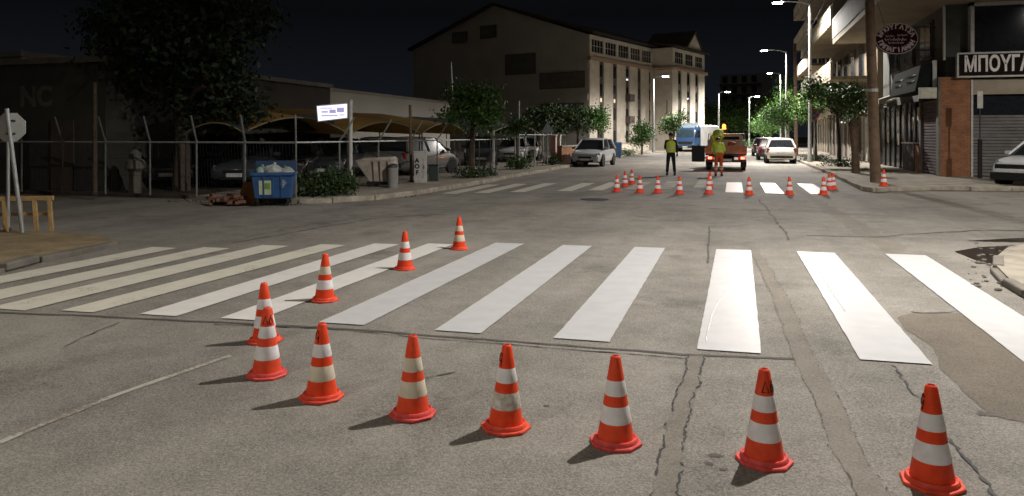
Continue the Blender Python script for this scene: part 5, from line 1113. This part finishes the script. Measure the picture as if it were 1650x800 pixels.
def person(label, loc, rz, J, trousers, sleeves, cap=None):
    """J: joints in metres, x = the person's right hand side positive to viewer's right when seen from behind, y = forward"""
    t = thing('person', label, 'person', loc, rz, 'road workers'); V = {k: Vector(v) for k, v in J.items()}
    names = ['pelvis', 'waist', 'chest', 'neck', 'head0', 'head1', 'head2']; vs = [V[n] for n in names]; rd = [(.15, .11), (.135, .10), (.16, .11), .055, .075, .098, .07]
    ed = [(0, 1), (1, 2), (2, 3), (3, 4), (4, 5), (5, 6)]
    def chain(base, ks, rs):
        k = base
        for n_, r in zip(ks, rs): vs.append(V[n_]); rd.append(r); ed.append((k, len(vs) - 1)); k = len(vs) - 1
    for s in 'LR':
        chain(2, [s + 'sh', s + 'el', s + 'wr'], [.058, .045, .032]); chain(0, [s + 'hip', s + 'kn', s + 'an'], [.088, .058, .042])
    def extra(b):
        f = (V['face'] - V['head1']).normalized(); up = (V['head2'] - V['head0']).normalized(); sd = f.cross(up).normalized(); h = V['head1']
        b.tube([h + f * .085 + up * .02, h + f * .118 - up * .012, h + f * .098 - up * .022], [.010, .016, .008], 6)
        for q in (-1, 1):
            b.ball(h + f * .088 + sd * q * .034 + up * .02, .013, 8, 5); b.ball(h + sd * q * .094 + up * .0, (.015, .025, .032), 8, 5)
        b.tube([h + f * .094 - up * .05 - sd * .022, h + f * .100 - up * .052, h + f * .094 - up * .05 + sd * .022], .007, 5)
        for s in 'LR':
            w, e = V[s + 'wr'], V[s + 'el']; d = (w - e).normalized(); sd2 = d.orthogonal().normalized(); n2 = d.cross(sd2)
            b.tube([w - d * .02, w + d * .035, w + d * .085], [.028, .040, .034], 8)
            for k, (o_, l_) in enumerate(((-.03, .065), (-.01, .078), (.01, .072), (.028, .055))):
                p0 = w + d * .078 + sd2 * o_; b.tube([p0, p0 + d * l_ * .5 + n2 * .006, p0 + d * l_ * .85 + n2 * .028], [.0095, .009, .007], 6)
            b.tube([w + d * .02 + sd2 * .03, w + d * .055 + sd2 * .058 + n2 * .01, w + d * .085 + sd2 * .062 + n2 * .02], [.012, .011, .008], 6)
    skin_mesh('body', vs, ed, rd, SKIN, t, 0, 2, extra)
    # trousers
    tv = [V['waist'] - (V['waist'] - V['pelvis']) * .35, V['pelvis']]; tr_ = [(.158, .120), (.168, .128)]; te = [(0, 1)]
    for s in 'LR':
        k0 = len(tv); tv += [V[s + 'hip'] + Vector((0, 0, -.04)), (V[s + 'hip'] + V[s + 'kn']) / 2, V[s + 'kn'], (V[s + 'kn'] + V[s + 'an']) / 2, V[s + 'an'] + Vector((0, 0, .03))]; tr_ += [.104, .092, .076, .070, .066]
        te += [(1, k0), (k0, k0 + 1), (k0 + 1, k0 + 2), (k0 + 2, k0 + 3), (k0 + 3, k0 + 4)]
    skin_mesh('trousers', tv, te, tr_, trousers, t, 1)
    if trousers is ORCL:
        b = B()
        for s in 'LR':
            for f_ in (.50, .72): p0 = V[s + 'kn'].lerp(V[s + 'an'], f_ - .25); b.tube([p0 + Vector((0, 0, .025)), p0 - Vector((0, 0, .025))], .079, 14)
        b.make('trouser_band', VBAND, t)
    # jacket sleeves and vest
    sv = [V['waist'].lerp(V['chest'], .15), V['chest'], V['neck'] - (V['neck'] - V['chest']) * .25]; sr = [(.160, .118), (.178, .128), .075]; se = [(0, 1), (1, 2)]
    for s in 'LR':
        k0 = len(sv); sv += [V[s + 'sh'], (V[s + 'sh'] + V[s + 'el']) / 2, V[s + 'el'], V[s + 'wr'] - (V[s + 'wr'] - V[s + 'el']) * .08]; sr += [.076, .066, .058, .046]; se += [(1, k0), (k0, k0 + 1), (k0 + 1, k0 + 2), (k0 + 2, k0 + 3)]
    skin_mesh('jacket', sv, se, sr, sleeves, t, 1)
    ax = (V['chest'] - V['pelvis']).normalized(); rt = (V['Rsh'] - V['Lsh']).normalized(); fw = ax.cross(rt).normalized() * -1
    def rg(f_, wx_, wy_, o=0): c = V['pelvis'].lerp(V['chest'], f_) + fw * o; return [c + rt * wx_ * math.cos(2 * math.pi * k / 20) * (1 + .06 * math.cos(4 * math.pi * k / 20)) + fw * wy_ * math.sin(2 * math.pi * k / 20) for k in range(20)]
    B().loft([rg(.02, .195, .155), rg(.25, .192, .152), rg(.55, .190, .148), rg(.85, .205, .150), rg(1.05, .215, .142), rg(1.22, .17, .11), rg(1.32, .10, .085)]).make('vest', VEST, t, True)
    b = B()
    for f_, wx_, wy_ in ((.30, .1935, .1535), (.62, .1945, .1515)): b.loft([rg(f_ - .05, wx_, wy_), rg(f_ + .05, wx_, wy_)], cap=False)
    b.make('vest_band', VBAND, t)
    f = (V['face'] - V['head1']).normalized(); up = (V['head2'] - V['head0']).normalized(); sd = f.cross(up).normalized(); h = V['head1']; b = B(); vs2 = []; n = 14
    rings = []
    for i in range(7):
        ph = math.pi * .5 * i / 6.3; 
        rings.append([h + up * (.012 + .118 * math.sin(ph)) + (f * -.014) + (f * math.cos(2 * math.pi * k / n) * .106 + sd * math.sin(2 * math.pi * k / n) * .104) * math.cos(ph) + up * (-.055 * max(0, -math.cos(2 * math.pi * k / n)) * math.cos(ph) + .035 * max(0, math.cos(2 * math.pi * k / n)) * math.cos(ph)) for k in range(n)])
    b.loft(rings).make('cap' if cap else 'hair', cap or HAIR, t, True)
    for s in 'LR':
        a = V[s + 'an']; b = B().loft([[a + Vector((q * .045, y_, z_ - a.z)) for q, z_ in ((-1, .0), (1, .0), (1, zt * .7), (.6, zt), (-.6, zt), (-1, zt * .7))] for y_, zt in ((-.075, .07), (-.05, .12), (.03, .12), (.10, .075), (.175, .055), (.195, .03))]); b.make('boot', SHOE, t, True)
    return t
def stand(lean=0.0, arms='down', spread=.11, h=1.0):
    J = dict(pelvis=(0, 0, .95), waist=(0, lean * .15, 1.12), chest=(0, lean * .5, 1.33), neck=(0, lean * .75, 1.50), head0=(0, lean * .85 + .01, 1.58), head1=(0, lean + .02, 1.66), head2=(0, lean + .02, 1.74), face=(.0, lean + .14, 1.645),
             Lsh=(-.19, lean * .62, 1.42), Rsh=(.19, lean * .62, 1.42), Lhip=(-.09, 0, .90), Rhip=(.09, 0, .90), Lkn=(-spread * .95, .02, .50), Rkn=(spread * .95, .01, .50), Lan=(-spread * 1.2, -.02, .075), Ran=(spread * 1.2, -.01, .075))
    if arms == 'down': J.update(Lel=(-.245, lean * .5 - .02, 1.14), Lwr=(-.25, .06, .90), Rel=(.25, lean * .5 - .02, 1.14), Rwr=(.26, .05, .90))
    elif arms == 'front': J.update(Lel=(-.25, .02, 1.14), Lwr=(-.14, .25, 1.12), Rel=(.25, .02, 1.14), Rwr=(.12, .26, 1.12))
    return J
x, y = at(1081, 31.0)
j1 = stand(0.0, 'down', .13); j1['face'] = (-.05, .135, 1.63); j1['Lel'] = (-.235, .0, 1.15); j1['Lwr'] = (-.16, .22, 1.08)
person('person in a yellow vest, black sleeves and dark trousers standing in the road', (x, y, 0), PSI * .5, j1, DKCL, DKCL)
x, y = at(1158, 30.4)
j2 = stand(.26, 'front', .10); j2.update(pelvis=(0, -.06, .90), waist=(0, .0, 1.06), chest=(0, .16, 1.22), neck=(0, .27, 1.36), head0=(0, .31, 1.42), head1=(0, .35, 1.475), head2=(0, .39, 1.53), face=(0, .46, 1.42), Lsh=(-.19, .2, 1.29), Rsh=(.19, .2, 1.29), Lhip=(-.09, -.05, .86), Rhip=(.09, -.05, .86), Lel=(-.25, .2, 1.03), Lwr=(-.14, .42, 1.05), Rel=(.25, .2, 1.03), Rwr=(.12, .43, 1.05)); person('person in a yellow vest and orange trousers standing behind the truck tail', (x, y, 0), PSI * .3, j2, ORCL, VEST)
# third worker bending over on the truck bed
j3 = dict(pelvis=(0, 0, .80), waist=(.03, .09, .93), chest=(.10, .24, 1.05), neck=(.17, .36, 1.08), head0=(.21, .42, 1.07), head1=(.25, .49, 1.04), head2=(.28, .55, 1.00), face=(.28, .53, .92),
          Lsh=(-.08, .30, 1.04), Rsh=(.29, .26, 1.04), Lhip=(-.09, .02, .76), Rhip=(.09, .02, .76), Lkn=(-.13, .14, .44), Rkn=(.13, .14, .44), Lan=(-.13, .0, .075), Ran=(.13, .0, .075), Lel=(-.12, .42, .80), Lwr=(-.02, .56, .62), Rel=(.34, .38, .80), Rwr=(.24, .54, .62))
person('person in hi-vis clothes bending over on the bed of the works truck', (tx - .38, ty_ - .55, .80), PSI, j3, VEST, VEST, VEST)
